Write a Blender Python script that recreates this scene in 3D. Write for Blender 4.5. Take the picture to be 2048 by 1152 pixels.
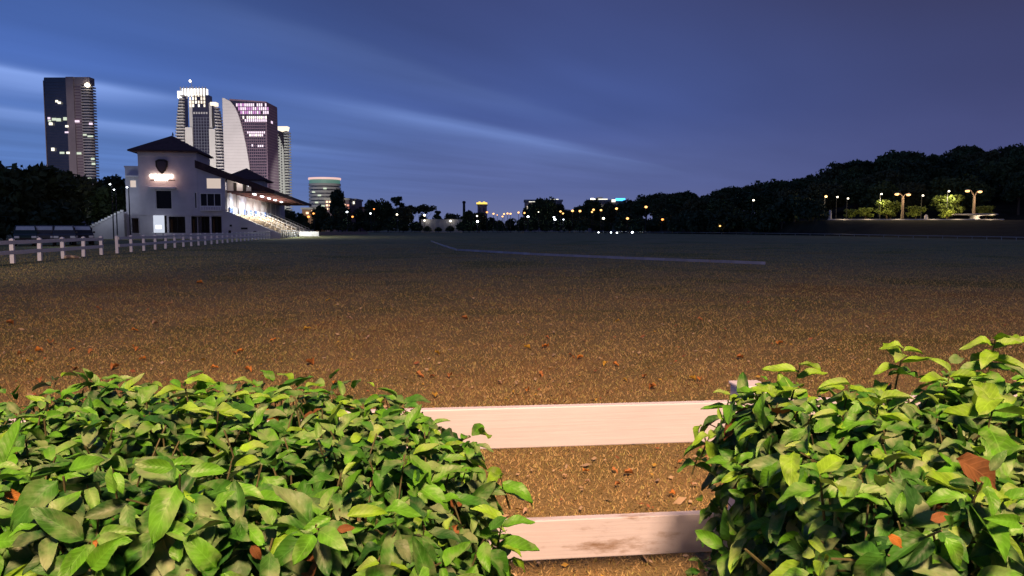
import bpy, bmesh, math, random
import numpy as np
from mathutils import Vector, Matrix

R = math.radians
rnd = random.Random(7)
rng = np.random.default_rng(11)
scene = bpy.context.scene
C = scene.collection
for o in list(bpy.data.objects):
    bpy.data.objects.remove(o)

# ---------------------------------------------------------------- camera
FPX, CAMH, TILT = 1547.0, 1.6, R(4.4)          # focal length in photo pixels, eye height, downward tilt
cam = bpy.data.cameras.new('camera'); cam_o = bpy.data.objects.new('camera', cam); C.objects.link(cam_o)
cam.sensor_width = 36.0; cam.lens = 36.0 * FPX / 2048.0
cam.clip_start = 0.05; cam.clip_end = 6000
cam_o.location = (0, 0, CAMH); cam_o.rotation_euler = (R(90) - TILT, 0, 0)
scene.camera = cam_o
cT, sT = math.cos(TILT), math.sin(TILT)

# ---------------------------------------------------------------- world: dusk sky with cloud streaks
world = bpy.data.worlds.new('World'); scene.world = world; world.use_nodes = True
def build_sky():
    nt = world.node_tree; N, L = nt.nodes, nt.links; N.clear()
    def node(t, **k):
        n = N.new(t)
        for a, b in k.items(): setattr(n, a, b)
        return n
    def setin(sock, v):
        if hasattr(v, 'is_linked') or isinstance(v, bpy.types.NodeSocket): L.new(v, sock)
        else: sock.default_value = v
    def m(op, a, b=0.0, c=0.0, clamp=False):
        n = node('ShaderNodeMath', operation=op, use_clamp=clamp)
        for i, v in enumerate((a, b, c)): setin(n.inputs[i], v)
        return n.outputs[0]
    def mr(v, a, b, c, d):
        n = node('ShaderNodeMapRange', interpolation_type='SMOOTHSTEP'); setin(n.inputs[0], v)
        for i, x in enumerate((a, b, c, d)): n.inputs[i+1].default_value = x
        return n.outputs[0]
    def ramp(v, stops):
        n = node('ShaderNodeValToRGB'); n.color_ramp.interpolation = 'EASE'
        el = n.color_ramp.elements
        while len(el) < len(stops): el.new(0.5)
        for e, (p, c) in zip(el, stops):
            e.position = p; e.color = (*c, 1)
        setin(n.inputs[0], v); return n.outputs[0]
    def mix(f, a, b):
        n = node('ShaderNodeMix', data_type='RGBA'); setin(n.inputs['Factor'], f)
        setin(n.inputs[6], a); setin(n.inputs[7], b); return n.outputs[2]
    tc = node('ShaderNodeTexCoord'); sep = node('ShaderNodeSeparateXYZ'); L.new(tc.outputs['Generated'], sep.inputs[0])
    x, y, z = sep.outputs
    hor = m('SQRT', m('ADD', m('MULTIPLY', x, x), m('MULTIPLY', y, y)))
    sa = m('DIVIDE', x, m('MAXIMUM', hor, 1e-4))                # sine of the azimuth: west is -1, east +1
    zc = m('MAXIMUM', z, 0.0)
    west = ramp(zc, [(0, (.124, .215, .47)), (.08, (.100, .198, .50)), (.2, (.064, .135, .42)), (.3, (.044, .090, .29)), (.6, (.040, .06, .19))])
    mid = ramp(zc, [(0, (.150, .172, .34)), (.06, (.100, .136, .335)), (.15, (.060, .098, .30)), (.3, (.046, .066, .20)), (.6, (.038, .046, .15))])
    east = ramp(zc, [(0, (.098, .098, .215)), (.08, (.063, .075, .205)), (.18, (.047, .056, .155)), (.3, (.040, .041, .102)), (.6, (.034, .036, .09))])
    base = mix(mr(sa, -.55, .02, 0, 1), west, mid)
    base = mix(mr(sa, .0, .62, 0, 1), base, east)
    # a cloud layer on a plane overhead, its streaks running towards one vanishing point
    zz = m('MAXIMUM', z, 0.02)
    px, py = m('DIVIDE', x, zz), m('DIVIDE', y, zz)
    s = m('SUBTRACT', m('MULTIPLY', px, .870), m('MULTIPLY', py, .4926))
    l = m('ADD', m('MULTIPLY', px, .4926), m('MULTIPLY', py, .870))
    def noise(sx, sy, off, detail=4.0, rough=.55):
        cb = node('ShaderNodeCombineXYZ'); setin(cb.inputs[0], m('MULTIPLY', s, sx)); setin(cb.inputs[1], m('MULTIPLY', l, sy)); cb.inputs[2].default_value = off
        n = node('ShaderNodeTexNoise'); n.inputs['Scale'].default_value = 1.0; n.inputs['Detail'].default_value = detail
        n.inputs['Roughness'].default_value = rough
        L.new(cb.outputs[0], n.inputs['Vector']); return n.outputs['Fac']
    n1, n2, n3 = noise(.8, .20, 3.1, 2.0), noise(2.2, .5, 9.7), noise(.35, .18, 21.3)
    sw = m('ADD', s, m('MULTIPLY', m('SUBTRACT', n3, .5), .9))
    fade = m('MULTIPLY', mr(z, .02, .09, 0, 1), mr(sa, -.2, .45, 1, .25))
    cl = m('MULTIPLY', m('SUBTRACT', m('ADD', m('MULTIPLY', n1, .8), m('MULTIPLY', n2, .2)), .5), .9)
    gain = m('ADD', 1.0, m('MULTIPLY', cl, fade))
    g = node('ShaderNodeVectorMath', operation='SCALE'); L.new(base, g.inputs[0]); L.new(gain, g.inputs['Scale'])
    col = g.outputs[0]
    def band(s0, wl, wr, l0, l1, l2, l3, amp):
        d = m('SUBTRACT', sw, s0)
        left = m('DIVIDE', m('MINIMUM', d, 0), wl); right = m('DIVIDE', m('MAXIMUM', d, 0), wr)
        q = m('ADD', m('MULTIPLY', left, left), m('MULTIPLY', right, right))
        gss = m('POWER', 2.718, m('MULTIPLY', q, -1))
        win = m('MULTIPLY', mr(l, l0, l1, 0, 1), mr(l, l2, l3, 1, 0))
        return m('MULTIPLY', m('MULTIPLY', gss, win), amp)
    tot = band(-4.15, .45, .20, 3.4, 6.0, 7.0, 11.0, .21)
    tot = m('ADD', tot, band(-4.3, 1.7, .12, 3.4, 6.0, 9.0, 15.0, .10))
    tot = m('ADD', tot, band(-5.25, .70, .18, .5, 1.6, 3.2, 4.6, .66))
    tot = m('ADD', tot, band(-7.0, .7, .25, 0.5, 2.0, 4.0, 9.0, .40))
    tot = m('ADD', tot, band(-2.95, .6, .15, 1.5, 3.0, 5.0, 8.0, .07))
    tot = m('MULTIPLY', tot, m('ADD', .75, m('MULTIPLY', n2, .5)))
    col = mix(m('MINIMUM', tot, 1.0), col, (.30, .46, .96, 1))
    hs = node('ShaderNodeMix', data_type='RGBA'); setin(hs.inputs['Factor'], mr(z, -.02, -.12, 0, 1))
    L.new(col, hs.inputs[6]); hs.inputs[7].default_value = (.02, .02, .03, 1)
    bg = node('ShaderNodeBackground'); L.new(hs.outputs[2], bg.inputs[0]); bg.inputs[1].default_value = SKY
    # what is left of the sun's own light, below the horizon in the west
    nis = node('ShaderNodeTexSky', sky_type='NISHITA', sun_disc=False)
    nis.sun_elevation = R(0.0); nis.sun_rotation = R(-80)
    bg2 = node('ShaderNodeBackground'); L.new(nis.outputs[0], bg2.inputs[0]); bg2.inputs[1].default_value = NISH
    add = node('ShaderNodeAddShader'); L.new(bg.outputs[0], add.inputs[0]); L.new(bg2.outputs[0], add.inputs[1])
    out = node('ShaderNodeOutputWorld'); L.new(add.outputs[0], out.inputs[0])
SKY, NISH = 1.0, 0.004
build_sky()
scene.view_settings.view_transform = 'Standard'; scene.view_settings.look = 'None'
scene.view_settings.exposure = 0.0; scene.view_settings.gamma = 1.0; scene.view_settings.use_curve_mapping = False
scene.cycles.sample_clamp_indirect = 3.0
scene.cycles.max_bounces = 5; scene.cycles.diffuse_bounces = 3

def lamp(kind, loc, power, color, target=None, size=0.3, angle=90, blend=.5, name='lamp_light'):
    d = bpy.data.lights.new(name, kind); d.energy = power; d.color = color
    if kind in ('POINT', 'SPOT'): d.shadow_soft_size = size
    if kind == 'AREA': d.size = size
    if kind == 'SPOT': d.spot_size = R(angle); d.spot_blend = blend
    o = bpy.data.objects.new(name, d); C.objects.link(o); o.location = loc
    if target is not None: o.rotation_euler = (Vector(target) - Vector(loc)).to_track_quat('-Z', 'Y').to_euler()
    return o
WARM = (1, .58, .36)
ROADPOWER, FL = 12500, 0.8e6
ROADLAMP = (.75, -4.6, 8.6)                      # street lamp on the road behind the viewer
lamp('SPOT', (-21, -4.8, 8.6), ROADPOWER*2.4, (1, .72, .60), target=(-23.5, 17, 0), size=.5, angle=46, blend=1.0, name='road_lamp_light')  # added unseen fill spot without a post, brightens the left fence
lamp('SPOT', ROADLAMP, ROADPOWER, WARM, target=(-.6, 4.6, 0), size=.75, angle=144, blend=1.0, name='road_lamp_light')

# ---------------------------------------------------------------- helpers
def P(px, py, Y):
    a, b = (px - 1024) / FPX, (576 - py) / FPX
    d = (a, cT + b * sT, -sT + b * cT); s = Y / d[1]
    return Vector((a * s, Y, CAMH + d[2] * s))
def Gd(px, py):
    a, b = (px - 1024) / FPX, (576 - py) / FPX
    d = (a, cT + b * sT, -sT + b * cT); s = -CAMH / d[2]
    return Vector((a * s, d[1] * s, 0))

class MB:
    def __init__(s): s.v, s.f = [], []
    def add(s, v, f):
        n = len(s.v); s.v += [tuple(p) for p in v]; s.f += [tuple(i + n for i in q) for q in f]; return s
    def box(s, x0, x1, y0, y1, z0, z1):
        return s.add([(x0,y0,z0),(x1,y0,z0),(x1,y1,z0),(x0,y1,z0),(x0,y0,z1),(x1,y0,z1),(x1,y1,z1),(x0,y1,z1)],
                     [(0,3,2,1),(4,5,6,7),(0,1,5,4),(1,2,6,5),(2,3,7,6),(3,0,4,7)])
    def prism(s, pts, y0, y1):                  # polygon in x, z; extruded along y
        n = len(pts)
        if sum(pts[i][0]*pts[(i+1)%n][1] - pts[(i+1)%n][0]*pts[i][1] for i in range(n)) < 0: pts = pts[::-1]
        v = [(x, y0, z) for x, z in pts] + [(x, y1, z) for x, z in pts]
        f = [tuple(range(n)), tuple(range(2*n-1, n-1, -1))] + [(i, i+n, (i+1)%n+n, (i+1)%n) for i in range(n)]
        return s.add(v, f)
    def slab(s, pts, z0, z1):                   # polygon in x, y; extruded along z
        n = len(pts)
        if sum(pts[i][0]*pts[(i+1)%n][1] - pts[(i+1)%n][0]*pts[i][1] for i in range(n)) < 0: pts = pts[::-1]
        v = [(x, y, z0) for x, y in pts] + [(x, y, z1) for x, y in pts]
        f = [tuple(range(n-1, -1, -1)), tuple(range(n, 2*n))] + [(i, (i+1)%n, (i+1)%n+n, i+n) for i in range(n)]
        return s.add(v, f)
    def tube(s, a, b, r0, r1=None, n=8, caps=True):
        r1 = r0 if r1 is None else r1
        a, b = Vector(a), Vector(b); d = (b - a).normalized()
        u = d.orthogonal().normalized(); w = d.cross(u)
        v = []
        for p, r in ((a, r0), (b, r1)):
            v += [p + u * (r * math.cos(2*math.pi*i/n)) + w * (r * math.sin(2*math.pi*i/n)) for i in range(n)]
        f = [(i, (i+1)%n, (i+1)%n+n, i+n) for i in range(n)]
        if caps: f += [tuple(range(n-1, -1, -1)), tuple(range(n, 2*n))]
        return s.add(v, f)
    def path(s, pts, radii, n=7):
        for (a, b, r, q) in zip(pts[:-1], pts[1:], radii[:-1], radii[1:]): s.tube(a, b, r, q, n)
        return s
    def lathe(s, prof, n=16, cx=0, cy=0):       # (radius, z) from the bottom up
        v = [(cx + r*math.cos(2*math.pi*i/n), cy + r*math.sin(2*math.pi*i/n), z) for r, z in prof for i in range(n)]
        f = [(k*n+i, k*n+(i+1)%n, (k+1)*n+(i+1)%n, (k+1)*n+i) for k in range(len(prof)-1) for i in range(n)]
        f += [tuple(range(n-1, -1, -1)), tuple(range((len(prof)-1)*n, len(prof)*n))]
        return s.add(v, f)
    def mesh(s, name, mat, smooth=False):
        me = bpy.data.meshes.new(name); me.from_pydata(s.v, [], s.f); me.update()
        for q in (mat if isinstance(mat, (list, tuple)) else [mat]):
            if q: me.materials.append(q)
        if smooth: me.shade_smooth()
        return me
    def build(s, name, mat, parent=None, smooth=False, bevel=0, **k):
        return put(name, s.mesh(name, mat, smooth), parent, bevel, **k)

def put(name, me, parent=None, bevel=0, loc=None, label=None, kind=None):
    o = bpy.data.objects.new(name, me); C.objects.link(o)
    if parent: o.parent = parent
    if loc is not None: o.location = loc
    if bevel:
        b = o.modifiers.new('bevel', 'BEVEL'); b.width = bevel; b.segments = 2; b.limit_method = 'ANGLE'
    if label: o['label'] = label
    if kind: o['kind'] = kind
    return o
def thing(name, label, cat, loc=(0,0,0), rotz=0, group=None, scale=None):
    o = bpy.data.objects.new(name, None); C.objects.link(o); o.empty_display_size = .1
    o.location = loc; o.rotation_euler = (0, 0, rotz)
    if scale: o.scale = scale
    tag(o, label, cat, group); return o
def tag(o, label, cat, group=None, kind='thing'):
    o['label'] = label; o['category'] = cat; o['kind'] = kind
    if group: o['group'] = group
    return o
def struct(name, mb, mat, smooth=False):
    o = mb.build(name, mat, None, smooth); o['kind'] = 'structure'; return o
def np_mesh(name, verts, faces, mats, midx=None, uv=None, smooth=False):
    me = bpy.data.meshes.new(name); nv, nf = len(verts), len(faces); k = faces.shape[1]
    me.vertices.add(nv); me.vertices.foreach_set('co', np.asarray(verts, np.float32).ravel())
    me.loops.add(nf*k); me.loops.foreach_set('vertex_index', np.asarray(faces, np.int32).ravel())
    me.polygons.add(nf); me.polygons.foreach_set('loop_start', np.arange(0, nf*k, k, dtype=np.int32))
    me.polygons.foreach_set('loop_total', np.full(nf, k, np.int32))
    for q in mats: me.materials.append(q)
    if midx is not None: me.polygons.foreach_set('material_index', np.asarray(midx, np.int32))
    if uv is not None:
        l = me.uv_layers.new(name='UVMap'); l.data.foreach_set('uv', np.asarray(uv, np.float32)[np.asarray(faces).ravel()].ravel())
    me.update(calc_edges=True); me.validate()
    if smooth: me.shade_smooth()
    return me

# ---------------------------------------------------------------- materials
def mat(name, col, rough=.7, var=.25, scale=3.0, bump=0.0, bscale=20.0, metal=0.0, spec=.4, col2=None, detail=5.0):
    m = bpy.data.materials.new(name); m.use_nodes = True; nt = m.node_tree; N, L = nt.nodes, nt.links
    b = N['Principled BSDF']; b.inputs['Roughness'].default_value = rough; b.inputs['Metallic'].default_value = metal
    b.inputs['Specular IOR Level'].default_value = spec
    tc = N.new('ShaderNodeTexCoord')
    if var or col2:
        n = N.new('ShaderNodeTexNoise'); n.inputs['Scale'].default_value = scale; n.inputs['Detail'].default_value = detail
        n.inputs['Roughness'].default_value = .62
        L.new(tc.outputs['Object'], n.inputs['Vector'])
        r = N.new('ShaderNodeValToRGB'); r.color_ramp.elements[0].position = .32; r.color_ramp.elements[1].position = .68
        lo = col2 if col2 else tuple(c*(1-var) for c in col); hi = col if col2 else tuple(min(1, c*(1+var)) for c in col)
        r.color_ramp.elements[0].color = (*lo, 1); r.color_ramp.elements[1].color = (*hi, 1)
        L.new(n.outputs['Fac'], r.inputs[0]); L.new(r.outputs[0], b.inputs['Base Color'])
    else: b.inputs['Base Color'].default_value = (*col, 1)
    if bump:
        n2 = N.new('ShaderNodeTexNoise'); n2.inputs['Scale'].default_value = bscale; n2.inputs['Detail'].default_value = 4
        L.new(tc.outputs['Object'], n2.inputs['Vector'])
        bp = N.new('ShaderNodeBump'); bp.inputs['Strength'].default_value = bump; bp.inputs['Distance'].default_value = .05
        L.new(n2.outputs['Fac'], bp.inputs['Height']); L.new(bp.outputs[0], b.inputs['Normal'])
    return m
def emit(name, col, strength, sample=False):
    m = bpy.data.materials.new(name); m.use_nodes = True; nt = m.node_tree; N, L = nt.nodes, nt.links
    b = N['Principled BSDF']; b.inputs['Base Color'].default_value = (.3, .3, .3, 1)
    b.inputs['Emission Color'].default_value = (*col, 1); b.inputs['Emission Strength'].default_value = strength
    if not sample:
        try: m.cycles.emission_sampling = 'NONE'
        except Exception: pass
    return m
def glass(name, col=(.02, .025, .035), rough=.12):
    m = mat(name, col, rough, var=.3, scale=.08, spec=.7); return m

M = {}
M['white'] = mat('white_paint', (.82, .81, .80), .45, var=.06, scale=2.5, bump=.05, bscale=60)
M['whitewall'] = mat('white_render', (.60, .58, .62), .85, var=.10, scale=.5, bump=.1, bscale=8)
M['cream'] = mat('cream_panel', (.64, .60, .57), .8, var=.08, scale=.05)
M['pinkstone'] = mat('pinkish_concrete', (.30, .25, .26), .85, var=.12, scale=.08)
M['purple'] = mat('plum_cladding', (.17, .11, .15), .6, var=.12, scale=.05)
M['concrete'] = mat('concrete', (.40, .38, .36), .85, var=.15, scale=.6, bump=.1, bscale=10)
M['dglass'] = glass('dark_glass', (.030, .024, .038))
M['pane'] = mat('window_glass', (.012, .012, .016), .35, var=.3, scale=.3, spec=.18)
M['rooftile'] = mat('brown_roof_tile', (.080, .042, .038), .8, var=.3, scale=1.2, bump=.3, bscale=14)
M['soffit'] = mat('red_timber_soffit', (.20, .09, .08), .55, var=.25, scale=.5)
M['blue'] = mat('blue_plastic', (.10, .22, .62), .4, var=.1)
M['paleblue'] = mat('pale_blue_panel', (.55, .66, .86), .5, var=.08)
M['seat'] = mat('timber_bench', (.62, .50, .34), .7, var=.2, scale=2)
M['metal'] = mat('galvanised_metal', (.45, .46, .47), .4, var=.1, metal=.6)
M['dark'] = mat('dark_interior', (.03, .028, .028), .9, var=.3)
M['pole'] = mat('pole_concrete', (.42, .40, .38), .8, var=.15, scale=2)
M['shrub'] = mat('lamplight_tinted_foliage', (.13, .17, .04), .75, var=.4, scale=.5, spec=.2)  # lamp glow painted in: paler copy of the tree foliage colour
M['midband'] = mat('grey_mullion', (.15, .15, .18), .6, var=.15, scale=.05)
M['darkband'] = mat('dark_spandrel', (.05, .042, .055), .5, var=.2, scale=.05)
M['darkpole'] = mat('dark_pole_paint', (.045, .045, .05), .7, var=.2)
M['bark'] = mat('bark', (.10, .075, .05), .9, var=.35, scale=4, bump=.4, bscale=12)
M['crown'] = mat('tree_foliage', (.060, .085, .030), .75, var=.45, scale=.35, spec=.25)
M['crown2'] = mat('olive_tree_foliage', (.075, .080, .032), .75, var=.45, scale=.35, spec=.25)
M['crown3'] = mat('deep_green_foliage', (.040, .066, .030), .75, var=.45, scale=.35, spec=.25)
M['lampwarm'] = emit('warm_lamp_glow', (1, .48, .14), 3.0)
M['lampwhite'] = emit('white_lamp_glow', (1, .88, .66), 5)
M['lampcool'] = emit('cool_lamp_glow', (.86, .93, 1), 12)
M['lamporange'] = emit('orange_lamp_glow', (1, .32, .06), 3.0)
# ---------------------------------------------------------------- ground
def ground_material():
    m = bpy.data.materials.new('dry_grass_ground'); m.use_nodes = True; nt = m.node_tree; N, L = nt.nodes, nt.links
    b = N['Principled BSDF']; b.inputs['Roughness'].default_value = .95; b.inputs['Specular IOR Level'].default_value = .1
    tc = N.new('ShaderNodeTexCoord')
    def noise(sc, det, w=0.0):
        n = N.new('ShaderNodeTexNoise'); n.inputs['Scale'].default_value = sc; n.inputs['Detail'].default_value = det
        n.inputs['Roughness'].default_value = .65; n.inputs['Distortion'].default_value = w
        L.new(tc.outputs['Object'], n.inputs['Vector']); return n.outputs['Fac']
    def ramp(f, stops):
        r = N.new('ShaderNodeValToRGB'); el = r.color_ramp.elements
        while len(el) < len(stops): el.new(.5)
        for e, (p, c) in zip(el, stops): e.position = p; e.color = (*c, 1)
        L.new(f, r.inputs[0]); return r.outputs[0]
    def mix(f, a, c, mode='MIX'):
        n = N.new('ShaderNodeMix'); n.data_type = 'RGBA'; n.blend_type = mode
        if isinstance(f, float): n.inputs['Factor'].default_value = f
        else: L.new(f, n.inputs['Factor'])
        L.new(a, n.inputs[6]); L.new(c, n.inputs[7]); return n.outputs[2]
    fine = ramp(noise(38, 6), [(.30, (.22, .165, .075)), (.5, (.34, .255, .115)), (.72, (.46, .35, .165))])
    patch = ramp(noise(.16, 5, .6), [(.36, (.62, .72, .52)), (.52, (1, 1, 1)), (.66, (1.0, .80, .62))])
    patch2 = ramp(noise(.9, 4, .4), [(.3, (.80, .86, .78)), (.7, (1.06, 1.0, .96))])
    sx = N.new('ShaderNodeSeparateXYZ'); L.new(tc.outputs['Object'], sx.inputs[0]); gr = N.new('ShaderNodeMapRange'); L.new(sx.outputs[1], gr.inputs[0])
    gr.inputs[1].default_value = 9; gr.inputs[2].default_value = 38
    green = ramp(noise(30, 6), [(.30, (.15, .165, .095)), (.5, (.25, .265, .155)), (.72, (.35, .36, .21))])
    fine = mix(gr.outputs[0], fine, green)
    c = mix(1.0, mix(1.0, fine, patch, 'MULTIPLY'), patch2, 'MULTIPLY')
    L.new(c, b.inputs['Base Color'])
    bp = N.new('ShaderNodeBump'); bp.inputs['Strength'].default_value = .8; bp.inputs['Distance'].default_value = .03
    L.new(noise(55, 4), bp.inputs['Height']); L.new(bp.outputs[0], b.inputs['Normal'])
    return m
M['ground'] = ground_material()
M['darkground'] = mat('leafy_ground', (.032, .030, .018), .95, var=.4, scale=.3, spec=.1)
mb = MB(); mb.add([(-3500, -200, 0), (3500, -200, 0), (3500, 4500, 0), (-3500, 4500, 0)], [(0, 1, 2, 3)])
struct('ground', mb, M['ground'])

# hill on the right: height as a function of the direction (photo column) and the distance
SKYLINE = [(1180, 452), (1250, 404), (1290, 386), (1330, 376), (1365, 377), (1395, 390), (1415, 387), (1440, 374), (1500, 367), (1545, 364), (1575, 362),
           (1600, 340), (1640, 343), (1670, 338), (1690, 320), (1720, 311), (1755, 318), (1780, 304), (1820, 297), (1870, 302), (1900, 305),
           (1920, 291), (1950, 287), (1980, 292), (2048, 283), (2300, 275), (2700, 280)]
def interp(tab, x): return float(np.interp(x, [a for a, _ in tab], [b for _, b in tab]))
def edge_y(px): return interp([(600, 300), (1100, 300), (1400, 225), (1600, 177), (1800, 132), (2048, 104), (2700, 80)], px)
def crest_y(px): return interp([(1180, 400), (1400, 370), (1650, 300), (2048, 255), (2700, 240)], px)
def sky_z(px): Y = crest_y(px); return P(px, interp(SKYLINE, px), Y).z
def smooth(a, b, x): t = min(1, max(0, (x-a)/(b-a))); return t*t*(3-2*t)
def hillz(px, Y):
    e = edge_y(px); zt = 3.55 * smooth(1260, 1640, px)
    y1 = 178 if px > 1560 else max(178, e + 14)
    y1 = max(y1, e + 10)
    z = zt * smooth(e + 3, y1, Y)
    cz = max(zt, sky_z(px) - 13.5)
    z += (cz - zt) * smooth(y1 + 26, crest_y(px), Y)
    return z
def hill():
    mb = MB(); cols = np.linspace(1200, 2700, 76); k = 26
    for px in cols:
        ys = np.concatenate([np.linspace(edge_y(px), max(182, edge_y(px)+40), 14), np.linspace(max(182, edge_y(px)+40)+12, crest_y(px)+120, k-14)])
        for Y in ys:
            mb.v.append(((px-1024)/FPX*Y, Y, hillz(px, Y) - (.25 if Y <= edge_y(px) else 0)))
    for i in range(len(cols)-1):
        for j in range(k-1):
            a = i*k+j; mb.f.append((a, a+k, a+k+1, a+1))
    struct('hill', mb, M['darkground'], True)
hill()

# ---------------------------------------------------------------- trees
def crown_mesh(name, seed, rad, zlo, zhi, n, leaf, mt, lobes=9, flat=1.0, gap=.0):
    g = np.random.default_rng(seed)
    zc = (zlo + zhi) / 2; hz = (zhi - zlo) / 2
    cs = []
    for i in range(lobes):
        a = g.uniform(0, 2*math.pi); q = g.uniform(.25, .68); t = g.uniform(-.62, .66)
        w = math.sqrt(max(.15, 1 - t*t))
        cs.append((rad*q*w*math.cos(a), rad*q*w*math.sin(a), zc + hz*t, rad*g.uniform(.30, .52)))
    cs.append((0, 0, zc, rad*.55)); cs.append((0, 0, zc + hz*.5, rad*.42))
    cs = np.array(cs)
    pick = g.integers(0, len(cs), n)
    d = g.normal(size=(n, 3)); d /= np.linalg.norm(d, axis=1)[:, None]
    rr = cs[pick, 3] * g.uniform(.35, 1.12, n) ** .6
    c = cs[pick, :3] + d * rr[:, None] * np.array([1, 1, flat])
    c[:, 2] = np.clip(c[:, 2], zlo*.7, None)
    u = g.normal(size=(n, 3)); u /= np.linalg.norm(u, axis=1)[:, None]
    w = np.cross(u, g.normal(size=(n, 3))); w /= np.linalg.norm(w, axis=1)[:, None]
    s = leaf * g.uniform(.55, 1.35, n)
    u *= s[:, None]; w *= (s * g.uniform(.4, .8, n))[:, None]
    v = np.stack([c-u, c-w*.9+u*.1, c+u, c+w], 1).reshape(-1, 3)
    return np_mesh(name, v, np.arange(4*n).reshape(-1, 4), [mt])
def trunk_mesh(name, seed, h, r, spread):
    g = random.Random(seed); mb = MB()
    p = [Vector((0, 0, -.4)), Vector((g.uniform(-.1, .1), g.uniform(-.1, .1), h*.35)), Vector((g.uniform(-.3, .3), g.uniform(-.3, .3), h*.7)), Vector((g.uniform(-.5, .5), g.uniform(-.5, .5), h))]
    mb.path(p, [r*1.3, r, r*.7, r*.25])
    for i in range(5):
        a = i*1.26 + g.uniform(-.3, .3); z0 = h*g.uniform(.35, .6); b = p[1].lerp(p[2], .6); b = Vector((b.x, b.y, z0))
        e = b + Vector((math.cos(a)*spread*.6, math.sin(a)*spread*.6, h*.28)); mb.path([b, (b+e)/2 + Vector((0, 0, -.2)), e], [r*.45, r*.3, r*.1], 5)
    return mb.mesh(name, M['bark'])
TREES = {}
def kind(key, seed, rad, zlo, zhi, n, leaf, mt, th, tr, **k):
    TREES[key] = (crown_mesh('crown', seed, rad, zlo, zhi, n, leaf, M[mt], **k), trunk_mesh('trunk', seed, th, tr, rad))
kind('a', 1, 5.2, 2.6, 12.5, 3600, .52, 'crown', 9.5, .30)
kind('b', 2, 5.8, 2.2, 11.5, 3600, .55, 'crown2', 8.5, .32, lobes=11)
kind('c', 3, 4.4, 2.8, 13.5, 3200, .50, 'crown3', 10.5, .27, lobes=10)
kind('d', 4, 6.6, 3.0, 10.8, 3800, .58, 'crown', 8.0, .36, lobes=13)
kind('e', 5, 3.6, 1.2, 7.5, 2400, .42, 'crown3', 5.5, .18)
kind('wisp', 6, 2.6, 5.2, 11.0, 230, .55, 'crown3', 10.6, .16, lobes=5, flat=.5)
kind('umbrella', 7, 3.6, 6.2, 9.2, 520, .50, 'crown2', 8.6, .17, lobes=7, flat=.45)
kind('bush', 8, 2.7, .3, 3.6, 1100, .36, 'crown3', 2.4, .10, lobes=8)
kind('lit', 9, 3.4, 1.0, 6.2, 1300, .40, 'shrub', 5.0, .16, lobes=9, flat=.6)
HSPAN = {'a': 12.9, 'b': 12.0, 'c': 13.8, 'd': 11.2, 'e': 7.8, 'wisp': 11.3, 'umbrella': 9.5, 'bush': 3.9, 'lit': 6.4}
def tree(key, name, label, cat, x, y, z, sc, group=None, sxy=None):
    t = thing(name, label, cat, (x, y, z), rnd.uniform(0, 6.28), group, ((sxy or sc), (sxy or sc), sc))
    put('trunk', TREES[key][1], t); put('crown', TREES[key][0], t); return t
def tree_px(key, name, label, cat, px, ptop, Y, z0=0.0, width=None, group=None):
    top = P(px, ptop, Y); sc = (top.z - z0) / HSPAN[key]
    return tree(key, name, label, cat, top.x, Y, z0, sc, group, width)

# trees on the left, in front of and beside the stand
LT = [(-60, 330, 104, 'b', 1.05, 'dark broad tree cut by the picture edge beneath the sloping house roof'),
      (40, 336, 101, 'd', .98, 'dark spreading tree behind the pale van windscreens at the left end'),
      (92, 327, 108, 'a', 1.0, 'dark domed tree directly below the dark glass tower with scattered lit windows'),
      (150, 345, 127, 'b', .9, 'dark tree in front of the balconies of the lone tower, above the stair'),
      (205, 362, 128, 'a', .85, 'dark tree touching the stepped white stair parapet beside the grandstand'),
      (247, 372, 132, 'e', 1.0, 'small dark tree against the left corner of the white grandstand'),
      (228, 340, 150, 'c', .8, 'tree showing between the lone tower and the grandstand roof')]
for px, top, Y, k, w, lab in LT:
    tree_px(k, 'broadleaf_tree', lab, 'tree', px, top, Y, 0, w, 'trees left of the grandstand')
for px, Y, sc, lab in [(8, 96, 1.35, 'low dark bush behind the white fence at the left edge'), (60, 98, 1.3, 'low dark bush behind the parked vans, left one'), (118, 98, 1.35, 'low dark bush behind the parked vans, right one')]:
    p = P(px, 457, Y); tree('bush', 'bush', lab, 'bush', p.x, Y, 0, sc, 'bushes left of the grandstand')

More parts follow.
